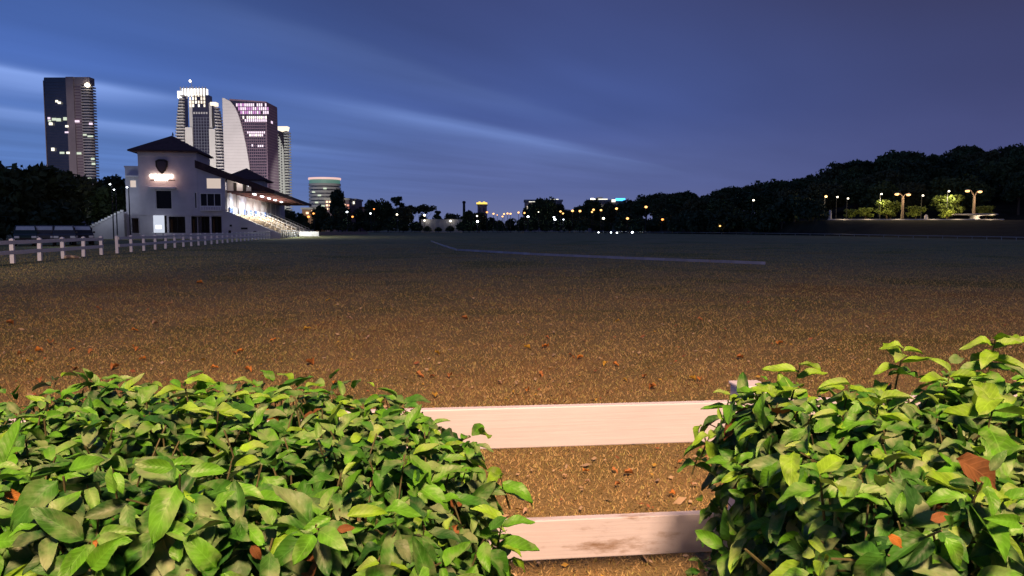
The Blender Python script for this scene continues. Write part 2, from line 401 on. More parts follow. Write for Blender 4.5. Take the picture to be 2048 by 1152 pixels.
# far tree line across the middle
MT = [(575, 418, 318, 'b', 'dark tree under the tip of the long stand roof'), (603, 425, 322, 'e', 'small dark tree right of the stand roof tip beside an orange lamp'),
      (675, 371, 330, 'c', 'tall round dark tree in front of the round office block'), (640, 408, 318, 'a', 'dark tree at the foot of the round office block'),
      (684, 412, 312, 'b', 'dark tree below the red lit low buildings'), (720, 417, 320, 'e', 'small dark tree right of the red lit low buildings'),
      (752, 402, 322, 'd', 'broad dark tree left of the tall wispy tree'), (775, 400, 330, 'a', 'dark tree just left of the thin wispy tree trunk'), (806, 412, 318, 'b', 'dark tree right below the wispy tree'),
      (798, 386, 335, 'wisp', 'tall thin wispy tree sticking out above the middle tree line'),
      (823, 409, 345, 'umbrella', 'small flat topped tree right of the wispy tree, left one of two'), (850, 407, 348, 'umbrella', 'small flat topped tree over the white lamp, right one of two'),
      (873, 417, 360, 'wisp', 'very small thin tree left of the dark mast'), (846, 428, 330, 'e', 'low dark tree under the two flat topped trees'), (878, 430, 322, 'e', 'low dark tree left of the dark mast, above the pale wall'),
      (905, 426, 325, 'b', 'low dark tree just left of the dark mast'), (938, 419, 318, 'a', 'dark tree at the foot of the dark mast'), (958, 424, 312, 'b', 'dark tree below the yellow crowned building'),
      (985, 434, 335, 'e', 'low dark tree right of the yellow crowned building'), (1020, 436, 335, 'e', 'low dark tree under the first cluster of warm lamps'), (1046, 432, 330, 'a', 'low dark tree left of the white lit block'),
      (1062, 404, 316, 'e', 'dark tree covering the left end of the white lit block'), (1090, 399, 314, 'd', 'bushy dark tree covering the middle of the white lit block'), (1120, 402, 322, 'c', 'dark tree at the right end of the white lit block'),
      (1138, 418, 330, 'b', 'dark tree between the white lit block and the pair of lamps'), (1160, 409, 340, 'a', 'dark rounded tree behind the pair of warm lamps'), (1186, 402, 335, 'd', 'dark tree below the long white lit roof'),
      (1215, 404, 330, 'b', 'dark tree below the blue lit roof sign'), (1240, 402, 325, 'c', 'dark tree right below the blue roof sign')]
for px, top, Y, k, lab in MT:
    tree_px(k, {'wisp': 'thin_tree', 'umbrella': 'flat_topped_tree'}.get(k, 'broadleaf_tree'), lab, 'tree', px, top, Y, 0, None if k not in 'abcde' else ((P(px, top, Y).z)/HSPAN[k]*.35 + .45), 'far tree line across the field')
# wooded hill: a row along the skyline, rows down the slope
HL = 'dark leafy tree in the wood covering the hillside'
for px in np.arange(1262, 2420, 30.0):
    px += rnd.uniform(-8, 8); Y = crest_y(px) + rnd.uniform(-12, 8)
    zg = hillz(px, Y); top = P(px, interp(SKYLINE, px) + rnd.uniform(-2, 8), Y)
    k = rnd.choice('abcd'); sc = max(.55, (top.z - zg) / HSPAN[k])
    tree(k, 'broadleaf_tree', 'dark leafy tree along the skyline of the wooded hill', 'tree', top.x, Y, zg, sc, 'trees on the crest of the wooded hill', sc*rnd.uniform(.85, 1.15))
for row, f in enumerate((.80, .60, .42, .26)):
    for px in np.arange(1290 + row*12, 2400, 42.0 + row*7):
        px += rnd.uniform(-14, 14); e = edge_y(px); y1 = max(178 if px > 1560 else e + 14, e + 10) + 28
        Y = y1 + (crest_y(px) - y1) * f + rnd.uniform(-7, 7); k = rnd.choice('abcd'); sc = rnd.uniform(.75, 1.05)
        zg = hillz(px, Y); x = (px-1024)/FPX*Y
        tree(k, 'broadleaf_tree', HL, 'tree', x, Y, zg - .2, sc, 'trees in the hillside wood', sc*rnd.uniform(.9, 1.2))
# bushes along the far edge
for px in np.arange(1250, 1640, 26.0):
    e = edge_y(px); Y = e + rnd.uniform(4, 10); sc = rnd.uniform(1.2, 2.1)
    tree('bush', 'bush', 'dark bush at the foot of the wooded hill along the field edge', 'bush', (px-1024)/FPX*Y, Y, hillz(px, Y)-.2, sc, 'bushes along the field edge below the hill')
for px in np.arange(590, 1250, 24.0):
    Y = 308 + rnd.uniform(-3, 6); sc = rnd.uniform(1.0, 1.7)
    if 845 < px < 925: sc = rnd.uniform(.55, .8)
    tree('bush', 'bush', 'dark bush along the far edge of the field below the tree line', 'bush', (px-1024)/FPX*Y, Y, 0, sc, 'bushes along the far field edge')
# ---------------------------------------------------------------- grandstand
def wall_holes(mb, x0, x1, z0, z1, y0, y1, holes):
    xs = sorted({x0, x1, *[h[0] for h in holes], *[h[1] for h in holes]}); zs = sorted({z0, z1, *[h[2] for h in holes], *[h[3] for h in holes]})
    for a, b in zip(xs[:-1], xs[1:]):
        col = []
        for c, d in zip(zs[:-1], zs[1:]):
            mx, mz = (a+b)/2, (c+d)/2
            if any(h[0] < mx < h[1] and h[2] < mz < h[3] for h in holes): continue
            if col and abs(col[-1][1]-c) < 1e-6: col[-1][1] = d
            else: col.append([c, d])
        for c, d in col: mb.box(a, b, y0, y1, c, d)
GX, GY, GROT = -57.5, 120.0, R(10)
def gw(x, y, z):                                 # stand coordinates to world
    return Vector((GX + x*math.cos(GROT) - y*math.sin(GROT), GY + x*math.sin(GROT) + y*math.cos(GROT), z))
EAVE, SLOPE = 20.2, .385
def roofz(x): return 12.1 - SLOPE*(x - 8.6)
def hip_roof(mb, x0, x1, y0, y1, z, zp, ridge=0.0):
    cx, cy = (x0+x1)/2, (y0+y1)/2; t = .22
    v = [(x0,y0,z),(x1,y0,z),(x1,y1,z),(x0,y1,z),(x0,y0,z+t),(x1,y0,z+t),(x1,y1,z+t),(x0,y1,z+t),(cx,cy-ridge,zp),(cx,cy+ridge,zp)]
    mb.add(v, [(0,3,2,1),(0,1,5,4),(1,2,6,5),(2,3,7,6),(3,0,4,7),(4,5,8),(5,6,9,8),(6,7,9),(7,4,8,9)])
def window(parent, x0, x1, z0, z1, y, pane_mat, depth=.22, fw=.10, mull=0, name='window', lit=False, label=None):
    f = MB(); e = .004
    x0 += e; x1 -= e; z0 += e; z1 -= e
    f.box(x0, x1, y-.03, y+depth, z0, z0+fw).box(x0, x1, y-.03, y+depth, z1-fw, z1)
    f.box(x0, x0+fw, y-.03, y+depth, z0+fw, z1-fw).box(x1-fw, x1, y-.03, y+depth, z0+fw, z1-fw)
    for i in range(mull):
        c = x0 + (x1-x0)*(i+1)/(mull+1); f.box(c-.04, c+.04, y, y+depth, z0+fw, z1-fw)
    w = f.build(name, M['white'], parent, label=label)
    MB().box(x0+fw, x1-fw, y+depth*.5, y+depth*.5+.03, z0+fw, z1-fw).build('pane', pane_mat, w)
    return w
M['litpane'] = emit('lit_blind', (1, .80, .66), .62)
M['signglow'] = emit('glowing_sign_letters', (1, .80, .62), 7.0)
M['standlight'] = emit('stand_lamp_tube', (.92, .96, 1), 10)

def grandstand():
    g = thing('grandstand', 'white grandstand pavilion with brown hip roof, glowing sign and lit seating tiers', 'grandstand', (GX, GY, 0), GROT)
    W, Lg = M['whitewall'], 72.0
    # pavilion tower front with openings
    holes = [(2.4, 4.75, 4.6, 7.5), (8.05, 8.45, 4.7, 7.25), (4.2, 6.6, .9, 3.45), (7.5, 8.6, .9, 3.5), (2.25, 3.9, .9, 3.6)]
    mb = MB(); wall_holes(mb, 0, 8.6, 0, 13.4, 0, .3, holes)
    mb.box(0, .3, .3, 9, 0, 13.4).box(8.3, 8.6, .3, 9, 0, 13.4).box(.3, 8.3, 8.7, 9, 0, 13.4)
    mb.box(.3, 8.3, .3, 8.7, 3.75, 3.95).box(.3, 8.3, .3, 8.7, 7.7, 7.9)
    mb.build('wall', W, g, label='tall block of the pavilion under the hip roof')
    mb = MB(); wall_holes(mb, 8.602, 12.7, 0, 9.9, .02, .3, [(8.602, 10.2, .9, 3.5), (10.5, 12.0, .9, 3.5), (8.85, 12.1, 5.0, 7.15), (9.85, 12.15, 7.75, 9.5)])
    mb.prism([(8.602, 9.9), (12.7, 9.9), (12.7, roofz(12.7)-1.0), (8.602, roofz(8.602)-1.0)], .02, .3)
    mb.box(12.4, 12.7, .3, 4, 0, 3.8).box(8.602, 12.4, .3, 9, 3.75, 3.95).box(8.602, 12.4, .3, 9, 7.5, 7.7)
    mb.box(8.602, 12.4, 8.7, 9, 0, 7.5)
    mb.build('wall', W, g, label='lower block of the pavilion beside the seating')
    mb = MB(); wall_holes(mb, -2.2, -.002, 0, 11, 1, 1.3, [(-1.6, -.6, 7.9, 9.1), (-1.5, -.5, .9, 3.2)]); mb.box(-2.2, -1.9, 1.3, 9, 0, 11).box(-1.9, -.002, 8.7, 9, 0, 11).box(-2.3, -.002, .9, 9.1, 11, 11.25)
    mb.build('wall', W, g, label='low stair wing at the left of the pavilion')
    MB().box(-2.0, -.1, .2, .99, 9.55, 9.75).build('awning', M['white'], g)
    MB().box(.0, 8.6, -.12, -.004, 12.75, 13.3).build('cornice', W, g)
    MB().box(.0, 12.7, -.10, -.004, 3.62, 3.92).build('string_course', W, g)
    mb = MB(); hip_roof(mb, -1.1, 9.15, -1.3, 10.2, 13.35, 16.4); mb.build('roof', M['rooftile'], g, label='hip roof over the front pavilion')
    mb = MB(); mb.tube((4.15, 4.4, 16.4), (4.15, 4.4, 16.9), .16, .05); mb.build('finial', M['rooftile'], g)
    # windows
    window(g, 2.4, 4.75, 4.6, 7.5, .06, M['pane'], fw=.07); window(g, 8.05, 8.45, 4.7, 7.25, .06, M['pane'])
    window(g, 8.85, 12.1, 5.0, 7.15, .06, M['pane'], fw=.14, mull=2, label='wide dark window with white frame')
    window(g, 9.85, 12.15, 7.75, 9.5, .06, M['litpane'], fw=.1, label='window with lit cream blind')
    window(g, -1.6, -.6, 7.9, 9.1, 1.06, M['litpane'], fw=.08, label='small lit window of the stair wing')
    for a, b in ((4.2, 6.6), (7.5, 8.6), (8.602, 10.2), (10.5, 12.0)):
        MB().box(a+.01, b-.01, 2.2, 2.3, .9, 3.45).build('doorway', M['dark'], g)
        mb = MB()
        for q in (a+.03, (a+b)/2, b-.11): mb.box(q, q+.08, .1, .2, .9, 3.44)
        mb.build('door_frame', M['dark'], g)
    MB().box(2.26, 3.89, .9, 1.0, .9, 3.59).build('doorway', M['dark'], g)
    MB().box(8.9, 12.05, -.5, -.004, 4.35, 4.5).build('balcony_ledge', M['white'], g)
    mb = MB()
    for i in range(9): mb.box(9.0 + i*.37, 9.08 + i*.37, -.45, -.38, 4.5, 4.95)
    mb.box(8.95, 12.0, -.46, -.37, 4.95, 5.0); mb.build('balcony_rail', M['white'], g)
    # emblem, sign
    sh = [(2.55, 12.0), (3.0, 12.25), (3.9, 12.25), (4.35, 12.0), (4.3, 11.1), (3.95, 10.45), (3.45, 9.95), (2.95, 10.45), (2.6, 11.1)]
    e = MB().prism(sh, -.18, -.004).build('emblem', M['dark'], g)
    ih = [(3.45 + (x-3.45)*.72, 11.2 + (z-11.2)*.72) for x, z in sh]; MB().prism(ih, -.21, -.182).build('emblem_field', M['darkband'], e)
    sg = MB().box(1.75, 5.3, -.10, -.004, 9.0, 9.12).build('sign_bar', M['dark'], g)
    mb = MB(); x = 1.75
    for w in (.33, .28, .36, .30, .30, .34, .26, .32, .34):
        mb.box(x, x+w-.04, -.22, -.12, 9.42, 9.92); x += w + .06
    mb.build('sign_lettering', M['signglow'], sg)
    mb = MB(); x = 2.4
    for w in (.22, .26, .24, .2, .25, .22, .24): mb.box(x, x+w-.04, -.22, -.12, 8.98, 9.32); x += w + .05
    mb.build('sign_lettering', M['signglow'], sg)
    MB().box(1.5, 5.45, -.75, -.004, 7.72, 7.95).build('ledge', M['white'], g)
    for q in (2.2, 3.5, 4.8): lamp('POINT', gw(q, -.75, 9.3), 26, (1, .55, .38), size=.25)
    # external stair on the left
    mb = MB(); mb.prism([(-8.6, 1.0), (-2.2, 4.3), (-2.2, 0), (-8.6, 0)], -.4, -.15); mb.prism([(-8.6, .9), (-2.2, 4.2), (-2.2, 0), (-8.6, 0)], .85, 1.0)
    mb.build('stair_wall', W, g)
    for i in range(14):
        x = -8.6 + i*.457; z = 1.0 + i*.236
        MB().box(x, x+.40, -.48, -.08, z+.05, z+.36).build('stair_parapet_block', M['white'], g)
    mb = MB()
    for i in range(16): mb.box(-8.6+i*.4, -8.2+i*.4, -.15, .85, 0, .85 + i*.206)
    mb.build('steps', M['concrete'], g)
    # main roof with soffit and eave
    mb = MB()
    t = 1.0
    pr = [(8.4, roofz(8.4)), (EAVE, roofz(EAVE)), (EAVE, roofz(EAVE)-.62), (12.7, roofz(12.7)-1.15), (8.4, roofz(8.4)-1.2)]
    mb.prism(pr, -.6, Lg); mb.build('roof', M['rooftile'], g, label='long sloping roof over the seating')
    mb = MB().box(12.72, EAVE-.15, .2, Lg-.1, 7.42, 7.5)
    mb.build('soffit', M['soffit'], g)
    for i in range(17):                           # joists under the soffit
        y = .6 + i*4.3; MB().box(12.75, EAVE-.3, y, y+.18, 7.2, 7.415).build('soffit_joist', M['soffit'], g)
    MB().prism([(16.6, 7.52), (EAVE-.16, 7.52), (EAVE-.16, 7.56), (16.6, roofz(16.6)-.75)], .0, .2).build('gable', M['rooftile'], g)
    mb = MB(); wall_holes(mb, 12.72, 16.58, 7.52, 8.1, 1.6, 1.8, [])
    holes = [(13.9, 14.3, 8.1, 8.9), (15.2, 15.6, 8.1, 8.7)]
    mb.prism([(12.72, 8.1), (16.58, 8.1), (16.58, roofz(16.58)-.75), (12.72, roofz(12.72)-.97)], 1.6, 1.8)
    mb.build('gallery_wall', M['whitewall'], g)
    for a, b in ((13.7, 14.15), (15.1, 15.55)): MB().box(a, b, 1.5, 1.598, 7.55, 8.85).build('gallery_door', M['dark'], g)
    lamp('POINT', gw(14.6, .7, 8.7), 60, (1, .86, .70), size=.15)
    MB().box(16.0, 16.4, .9, 1.1, 8.3, 8.5).build('gallery_lamp', M['standlight'], g)
    # back wall of the seating, bays
    bay = 8.7; n = 8
    holes = []
    mb = MB()
    for i in range(n):
        y0 = 1.0 + i*bay
        mb.box(12.55, 12.85, y0-.0, y0+.9, 3.9, 7.415)
        mb.box(12.40, 12.70, y0+2.2, y0+bay, 3.9, 7.415).box(12.40, 12.70, y0+.9, y0+2.2, 6.9, 7.415)
    mb.box(12.40, 12.85, .3, 1.0, 3.9, 7.415)
    mb.build('back_wall', M['whitewall'], g)
    for i in range(n): MB().box(12.2, 12.3, 1.9+i*bay, 3.2+i*bay, 3.9, 6.9).build('doorway', M['dark'], g)
    for i in range(6):
        y0 = 1.3 + i*bay
        for k in range(3):
            MB().box(13.0, 13.12, y0 + k*2.4, y0 + k*2.4 + 1.9, 3.95, 4.95).build('barrier_panel', M['paleblue'] if (i+k) % 3 else M['blue'], g)
    # seating tiers
    nt = 9; dx = (20.2-12.7)/nt; dz = (3.9-.55)/nt
    for i in range(nt):
        x = 12.702 + i*dx; z = 3.9 - i*dz
        MB().box(x, x+dx-.003, .32, Lg, 0, z).build('seating_tier', M['concrete'], g)
        if i: 
            for s in range(8): MB().box(x+.12, x+.48, 1.0 + s*bay, 1.0 + s*bay + bay - 1.3, z+.02, z+.40).build('bench', M['seat'], g)
    mb = MB(); mb.prism([(12.702, 4.2), (13.1, 4.2), (20.9, .75), (20.9, 0), (12.702, 0)], 0, .3); mb.build('end_wall', W, g, label='sloping end wall of the seating')
    for x0, x1, z0, z1 in ((13.2, 13.55, 1.9, 2.2), (14.9, 15.9, 1.45, 1.75), (13.0, 13.4, .9, 1.3), (16.8, 17.2, .95, 1.2)):
        MB().box(x0, x1, -.03, -.003, z0, z1).build('vent', M['dark'], g)
    mb = MB(); mb.prism([(12.9, 4.23), (13.1, 4.23), (20.95, .78), (20.6, .78)], -.03, .33); mb.build('coping', M['white'], g)
    for y in (15.0, 31.0, 47.0, 62.0):
        mb = MB(); a, b = (13.2, 3.9), (20.3, .6)
        for k in range(9):
            f = k/8; x = a[0]+(b[0]-a[0])*f; z = a[1]+(b[1]-a[1])*f; mb.tube((x, y, z), (x, y, z+1.0), .03, n=5)
        mb.tube((a[0], y, a[1]+1.0), (b[0], y, b[1]+1.0), .04, n=5).tube((a[0], y, a[1]+.5), (b[0], y, b[1]+.5), .03, n=5)
        mb.build('handrail', M['white'], g)
    mb = MB()
    for k in range(24): mb.tube((20.6, 1 + k*3, 0), (20.6, 1 + k*3, 1.25), .06, n=5)
    mb.tube((20.6, .5, 1.2), (20.6, Lg, 1.2), .05, n=5).tube((20.6, .5, .8), (20.6, Lg, .8), .04, n=5); mb.build('front_barrier', M['white'], g)
    # far pavilion
    y0 = 72.0
    mb = MB(); mb.box(0, 8.6, y0, y0+9, 0, 13.4); mb.box(8.602, 12.7, y0+.02, y0+9, 0, 8.9); mb.build('wall', W, g, label='far pavilion at the other end of the seating')
    mb = MB(); hip_roof(mb, -1.6, 9.9, y0-1.6, y0+10.6, 13.35, 16.7); mb.build('roof', M['rooftile'], g, label='hip roof over the far pavilion')
    # lamps under the soffit
    for y, p in ((3.5, 900), (12, 1000), (21, 1000), (30, 900), (40, 600)):
        MB().box(16.4, 16.75, y-.8, y+.8, 7.05, 7.19).build('strip_lamp', M['standlight'], g)
        lamp('AREA', gw(16.6, y, 6.95), p, (1, .95, .84), target=gw(17.0, y, 0), size=1.6)
    for y in (16, 25, 34): lamp('POINT', gw(16.4, y, 6.3), 210, (1, .80, .70), size=.2)
    lamp('POINT', gw(13.9, 5, 5.6), 110, (.62, .78, 1), size=.2); lamp('POINT', gw(13.9, 16, 5.6), 110, (.55, .72, 1), size=.2)
    return g
grandstand()

# illuminated board standing before the pavilion
def info_board():
    p = gw(3.15, -1.6, 0)
    t = thing('illuminated_board', 'tall white illuminated board standing before the ground floor of the grandstand', 'sign board', p, GROT)
    MB().box(-.78, .78, -.12, .12, .95, 3.6).build('board', emit('board_panel_light', (.80, .86, 1), .75), t, bevel=.05)
    MB().box(-.42, .35, -.14, -.122, 1.55, 2.1).build('screen', emit('bright_board_screen', (.95, .97, 1), 2.6), t)
    MB().box(-.6, -.5, -.06, .06, 0, .95).build('leg', M['metal'], t); MB().box(.5, .6, -.06, .06, 0, .95).build('leg', M['metal'], t)
    MB().box(-.8, .8, -.4, .4, 0, .06).build('foot_plate', M['metal'], t)
info_board()

# ---------------------------------------------------------------- towers
def zs(py, Y): return P(1024, py, Y).z
def xs(px, Y, ref=300): return P(px, ref, Y).x
M['lw'] = emit('lit_window_white', (1, .96, .78), 1.6)
M['lg'] = emit('lit_window_greenish', (.82, .95, .70), .75)
M['lp'] = emit('lit_window_pinkish', (1, .78, .95), 1.1)
M['lm'] = emit('lit_window_magenta', (.85, .18, .85), .6)
M['crownlight'] = emit('crown_floodlight', (1, .97, .90), 2.2)
M['crownwarm'] = emit('crown_warm_light', (1, .84, .62), 1.3)
M['slabedge'] = mat('pale_slab_edge', (.50, .47, .46), .8, var=.1, scale=.05)
def lone_tower():
    Y = 800.0; x0, x1, x2, x3 = xs(92, Y, 260), xs(137, Y, 260), xs(152, Y, 260), xs(186, Y, 260); zt = zs(157, Y)
    c = (x0+x3)/2; t = thing('residential_tower', 'dark glass tower with grey balconies standing alone above the left trees', 'tower', (c, Y, 0))
    x0, x1, x2, x3 = x0-c, x1-c, x2-c, x3-c
    MB().box(x0, x1-.01, 0, 9, 0, zt).build('glass_block', M['dglass'], t)
    MB().box(x1, x2, -1.5, 9, 0, zt+1.5).build('pier', M['pinkstone'], t)
    MB().box(x0-.6, x0-.01, -.6, 9, 0, zt-2).build('corner_pier', M['pinkstone'], t)
    MB().box(x0, x1-.01, .5, 9, zt, zt+1.2).build('parapet', M['dglass'], t)
    mb = MB(); mb.box(x2+.01, x3-3.2, 1.2, 9, 0, zt-6); mb.build('balcony_block', M['dglass'], t)
    MB().box(x2+.01, x3-1.2, -.6, 9, zt-6, zt+1.4).build('top_storey', M['pinkstone'], t)
    MB().box(x2+.01, x2+7.0, -.4, 1.19, 0, zt-6).build('pier', M['pinkstone'], t)
    mb = MB(); n = 50
    for i in range(n):
        z = 3 + i*(zt-9)/n
        a = [(x2+7.0, -1.0)] + [(x3-4.5+4.5*math.sin(q*R(18)), 3.5-4.5*math.cos(q*R(18))) for q in range(6)] + [(x3, 9), (x2+7.0, 9)]
        mb.slab(a, z, z+1.25)
    mb.build('balcony_slabs', M['slabedge'], t, kind='stuff')
    mb = MB()
    for i in range(n): z = 3 + i*(zt-9)/n; mb.box(x2+.3, x2+6.9, -.62, -.41, z, z+.9)
    mb.build('sill_bands', M['purple'], t, kind='stuff')
    fl = MB()
    for i in range(n): z = 3 + i*(zt-4)/n; fl.box(x0, x1-.1, -.12, -.004, z, z+.28)
    fl.build('floor_bands', M['darkband'], t, kind='stuff')
    for px, py, w, h, k in [(118, 203, 5, 4, 'lw'), (123, 206, 6, 4, 'lw'), (101, 237, 5, 4, 'lp'), (102, 242, 6, 3, 'lg'), (111, 239, 8, 5, 'lg'), (120, 240, 9, 6, 'lg'), (133, 238, 7, 6, 'lg'), (104, 248, 7, 5, 'lw'), (136, 253, 6, 4, 'lw'), (135, 265, 7, 3, 'lp'), (106, 299, 6, 6, 'lw'), (124, 306, 9, 4, 'lg'), (136, 306, 6, 4, 'lw'), (157, 243, 9, 4, 'lp'), (158, 307, 9, 4, 'lg'), (184, 248, 7, 4, 'lp'), (171, 270, 7, 3, 'lg'), (182, 273, 11, 3, 'lg'), (185, 318, 7, 4, 'lg'), (186, 328, 7, 4, 'lg'), (175, 357, 8, 3, 'lg')]:
        a, b = xs(px-w/2, Y, 260)-c, xs(px+w/2, Y, 260)-c; z = zs(py, Y); hh = h*Y/FPX/2
        MB().box(a, b, -1.9, -1.6, z-hh, z+hh).build('window', M[k], t)
    a = xs(181, Y, 260)-c; z = zs(171, Y)
    MB().lathe([(0.5, -2.2), (2.2, -1), (2.6, 0), (2.2, 1), (.5, 2.2)], 12).build('roof_floodlight', M['lampwhite'], t, loc=(a, -2.5, z))
lone_tower()
def petal_tower():
    Y = 760.0; rf = 260; X = lambda p: xs(p, Y, rf) - c; Z = lambda q: zs(q, Y)
    c = xs(398, Y, rf); t = thing('crowned_tower', 'tower with floodlit white crown and curved balconied flanks behind the grandstand', 'tower', (c, Y, 0))
    MB().box(X(386), X(419), 0, 9, 0, Z(190)).build('central_glass', M['dglass'], t)
    for a, b, top in ((371, 386, 255), (419, 431, 258)):
        MB().box(X(a)+.01, X(b)-.01, -1.5, 8.5, 0, Z(top)).build('pier', M['cream'], t)
    for a, b, top in ((379, 386, 200), (419, 424, 205)): MB().box(X(a), X(b)-.02, .4, 8, Z(255), Z(top)).build('upper_pier', M['slabedge'], t)
    MB().prism([(X(370)-.02, 0), (X(352), 0), (X(352), Z(262)), (X(358), Z(200)), (X(371)-.02, Z(190))], 1, 8).build('flank', M['dglass'], t)
    MB().prism([(X(431)+.02, 0), (X(446), 0), (X(441), Z(275)), (X(436), Z(222)), (X(424), Z(207)), (X(431)+.02, Z(262))], 1, 8).build('flank', M['dglass'], t)
    lft = [(188, 361), (200, 357.5), (225, 353), (260, 349), (300, 346), (330, 345), (460, 344)]; rgt = [(207, 434), (235, 439.5), (260, 443), (300, 448), (340, 451), (460, 453)]
    mb = MB(); mr_ = MB()
    for q in np.arange(192, 452, 6.0):
        a, b = X(interp(lft, q)), X(370.8)
        if b - a > .5: mb.slab([(a, 2), (a+2.2, -2.2), (b-.4, -2.6), (b-.4, 7.5), (a, 7.5)], Z(q)-.55, Z(q)+.75)
        if q > 210:
            a, b = X(431.3), X(interp(rgt, q)); mr_.slab([(a+.4, -2.6), (b-2.2, -2.2), (b, 2), (b, 7.5), (a+.4, 7.5)], Z(q)-.55, Z(q)+.75)
    mb.build('balcony_slabs', M['slabedge'], t, kind='stuff'); mr_.build('balcony_slabs', M['slabedge'], t, kind='stuff')
    MB().box(X(364), X(412), 3, 8, Z(190), Z(176)).build('crown', M['crownlight'], t)
    for k in range(9): x = X(362 + k*6.2); MB().box(x-.35, x+.35, 1.4, 2.9, Z(196), Z(173)).build('crown_fin', M['slabedge'], t)
    MB().box(X(357), X(363), 0, 7, Z(196), Z(182)).build('crown_shoulder', M['crownlight'], t)
    MB().box(X(422), X(433), 0, 7, Z(211), Z(204)).build('crown_shoulder', M['crownwarm'], t)
    MB().tube((X(381), 6, Z(178)), (X(381), 6, Z(161)), .5, .2).build('mast', M['metal'], t)
    MB().lathe([(.3, -1.2), (1.2, 0), (.3, 1.2)], 10).build('mast_light', M['lampwhite'], t, loc=(X(379), 5, Z(160)))
    for j, q in enumerate((190, 197, 204, 211)):
        for k in range(6):
            if rnd.random() < .12: continue
            px = 381 + k*5.6; w = 3.0; MB().box(X(px), X(px+w), -.35, -.02, Z(q+3), Z(q-2.4)).build('window', M['crownwarm' if rnd.random() < .7 else 'lw'], t)
    for k in range(6): px = 388 + k*5; MB().box(X(px), X(px+3), -.35, -.02, Z(228), Z(224)).build('window', M['slabedge'], t)
    fl = MB()
    for q in np.arange(236, 450, 6.0): fl.box(X(386)+.1, X(419)-.1, -.16, -.004, Z(q), Z(q)+.35)
    for k in range(1, 6): x = X(386)+(X(419)-X(386))*k/6; fl.box(x-.2, x+.2, -.2, -.165, 0, Z(234))
    fl.build('mullions', M['midband'], t, kind='stuff')
petal_tower()
def sail_tower():
    Y = 640.0; rf = 280; X = lambda p: xs(p, Y, rf) - c; Z = lambda q: zs(q, Y)
    c = xs(500, Y, rf); t = thing('sail_tower', 'plum glass office slab with pink lit windows and a pale sail shaped flank', 'tower', (c, Y, 0))
    cur = [(449, 196), (456, 198), (465, 204), (472, 213), (478, 226), (484, 246), (489, 268), (494, 296), (498, 324), (501, 352), (504, 390), (506, 460)]
    pts = [(X(a), Z(b)) for a, b in cur]
    n = 44; zt, zb = Z(197), 0
    seg = MB(); import bisect
    zz_ = np.linspace(zb, zt, n+1)
    cz = [p[1] for p in pts][::-1]; cx_ = [p[0] for p in pts][::-1]
    for i in range(n):
        a, b = float(np.interp(zz_[i]+.12, cz, cx_)), float(np.interp(zz_[i+1], cz, cx_))
        MB().prism([(X(449), zz_[i]+.14), (a, zz_[i]+.14), (b, zz_[i+1]), (X(449), zz_[i+1])], -2.0, 30).build('cladding_panel', M['cream'], t)
    MB().prism([(X(449.3), 0), (X(505), 0)] + [(x-.3, z) for x, z in pts[::-1][1:]], -1.85, 29.5).build('flank_core', M['concrete'], t)
    MB().prism([(X(456), 0), (X(533), 0), (X(533), Z(206)), (X(462), Z(201))], 0, 29).build('glass_block', M['dglass'], t)
    MB().box(X(533)+.02, X(534.5), -.5, 29.3, 0, Z(206)).build('side_slab', M['purple'], t)
    MB().prism([(X(462), Z(201)+.02), (X(534.5), Z(206)+.02), (X(534.5), Z(203.5)), (X(462), Z(198))], -1.2, 29).build('parapet', M['purple'], t)
    mu = MB()
    for q in np.arange(222, 450, 5.8): mu.box(X(470), X(533)-.05, -.3, -.01, Z(q)-.35, Z(q)+.35)
    for k in range(15): x = X(474 + k*4.1); mu.box(x-.16, x+.16, -.45, -.31, 0, Z(206))
    mu.build('mullions', M['purple'], t, kind='stuff')
    for q, a, b, st, h, mt in [(210, 472, 534, 4.1, 6, 'lp'), (217.5, 476, 536, 4.1, 6, 'lp'), (225, 480, 537, 4.1, 6, 'lp'), (235, 486, 533, 4.1, 5, 'lw'), (241, 488, 534, 4.1, 5, 'lp'), (265, 494, 530, 4.1, 4, 'lp'), (270.5, 493, 531, 4.1, 4.4, 'lw'), (291, 499, 506, 4.1, 4, 'lp'), (292, 514, 524, 4.1, 4, 'lp')]:
        px = 474 + 4.1*math.ceil((a-474)/4.1)
        while px < b:
            m_ = mt if rnd.random() < .62 else ('lm' if q < 232 and rnd.random() < .6 else 'lp')
            if rnd.random() > .10: MB().box(X(px+.8), X(px+3.3), -.62, -.46, Z(q+h/2), Z(q-h/2)).build('window', M[m_], t)
            px += st
    MB().box(X(534.5)+.02, X(534.5)+.3, 11, 15, Z(243), Z(238)).build('window', M['lp'], t)
    MB().tube((X(473), 3, Z(345)), (X(473), 3, Z(330)), .3).build('mast', M['metal'], t)
    mu = MB()
    for q in np.arange(214, 450, 5.8): mu.box(X(534.5)+.01, X(534.5)+.15, -.3, 29, Z(q)-.2, Z(q)+.2)
    mu.build('cladding_joints', M['pinkstone'], t, kind='stuff')
sail_tower()
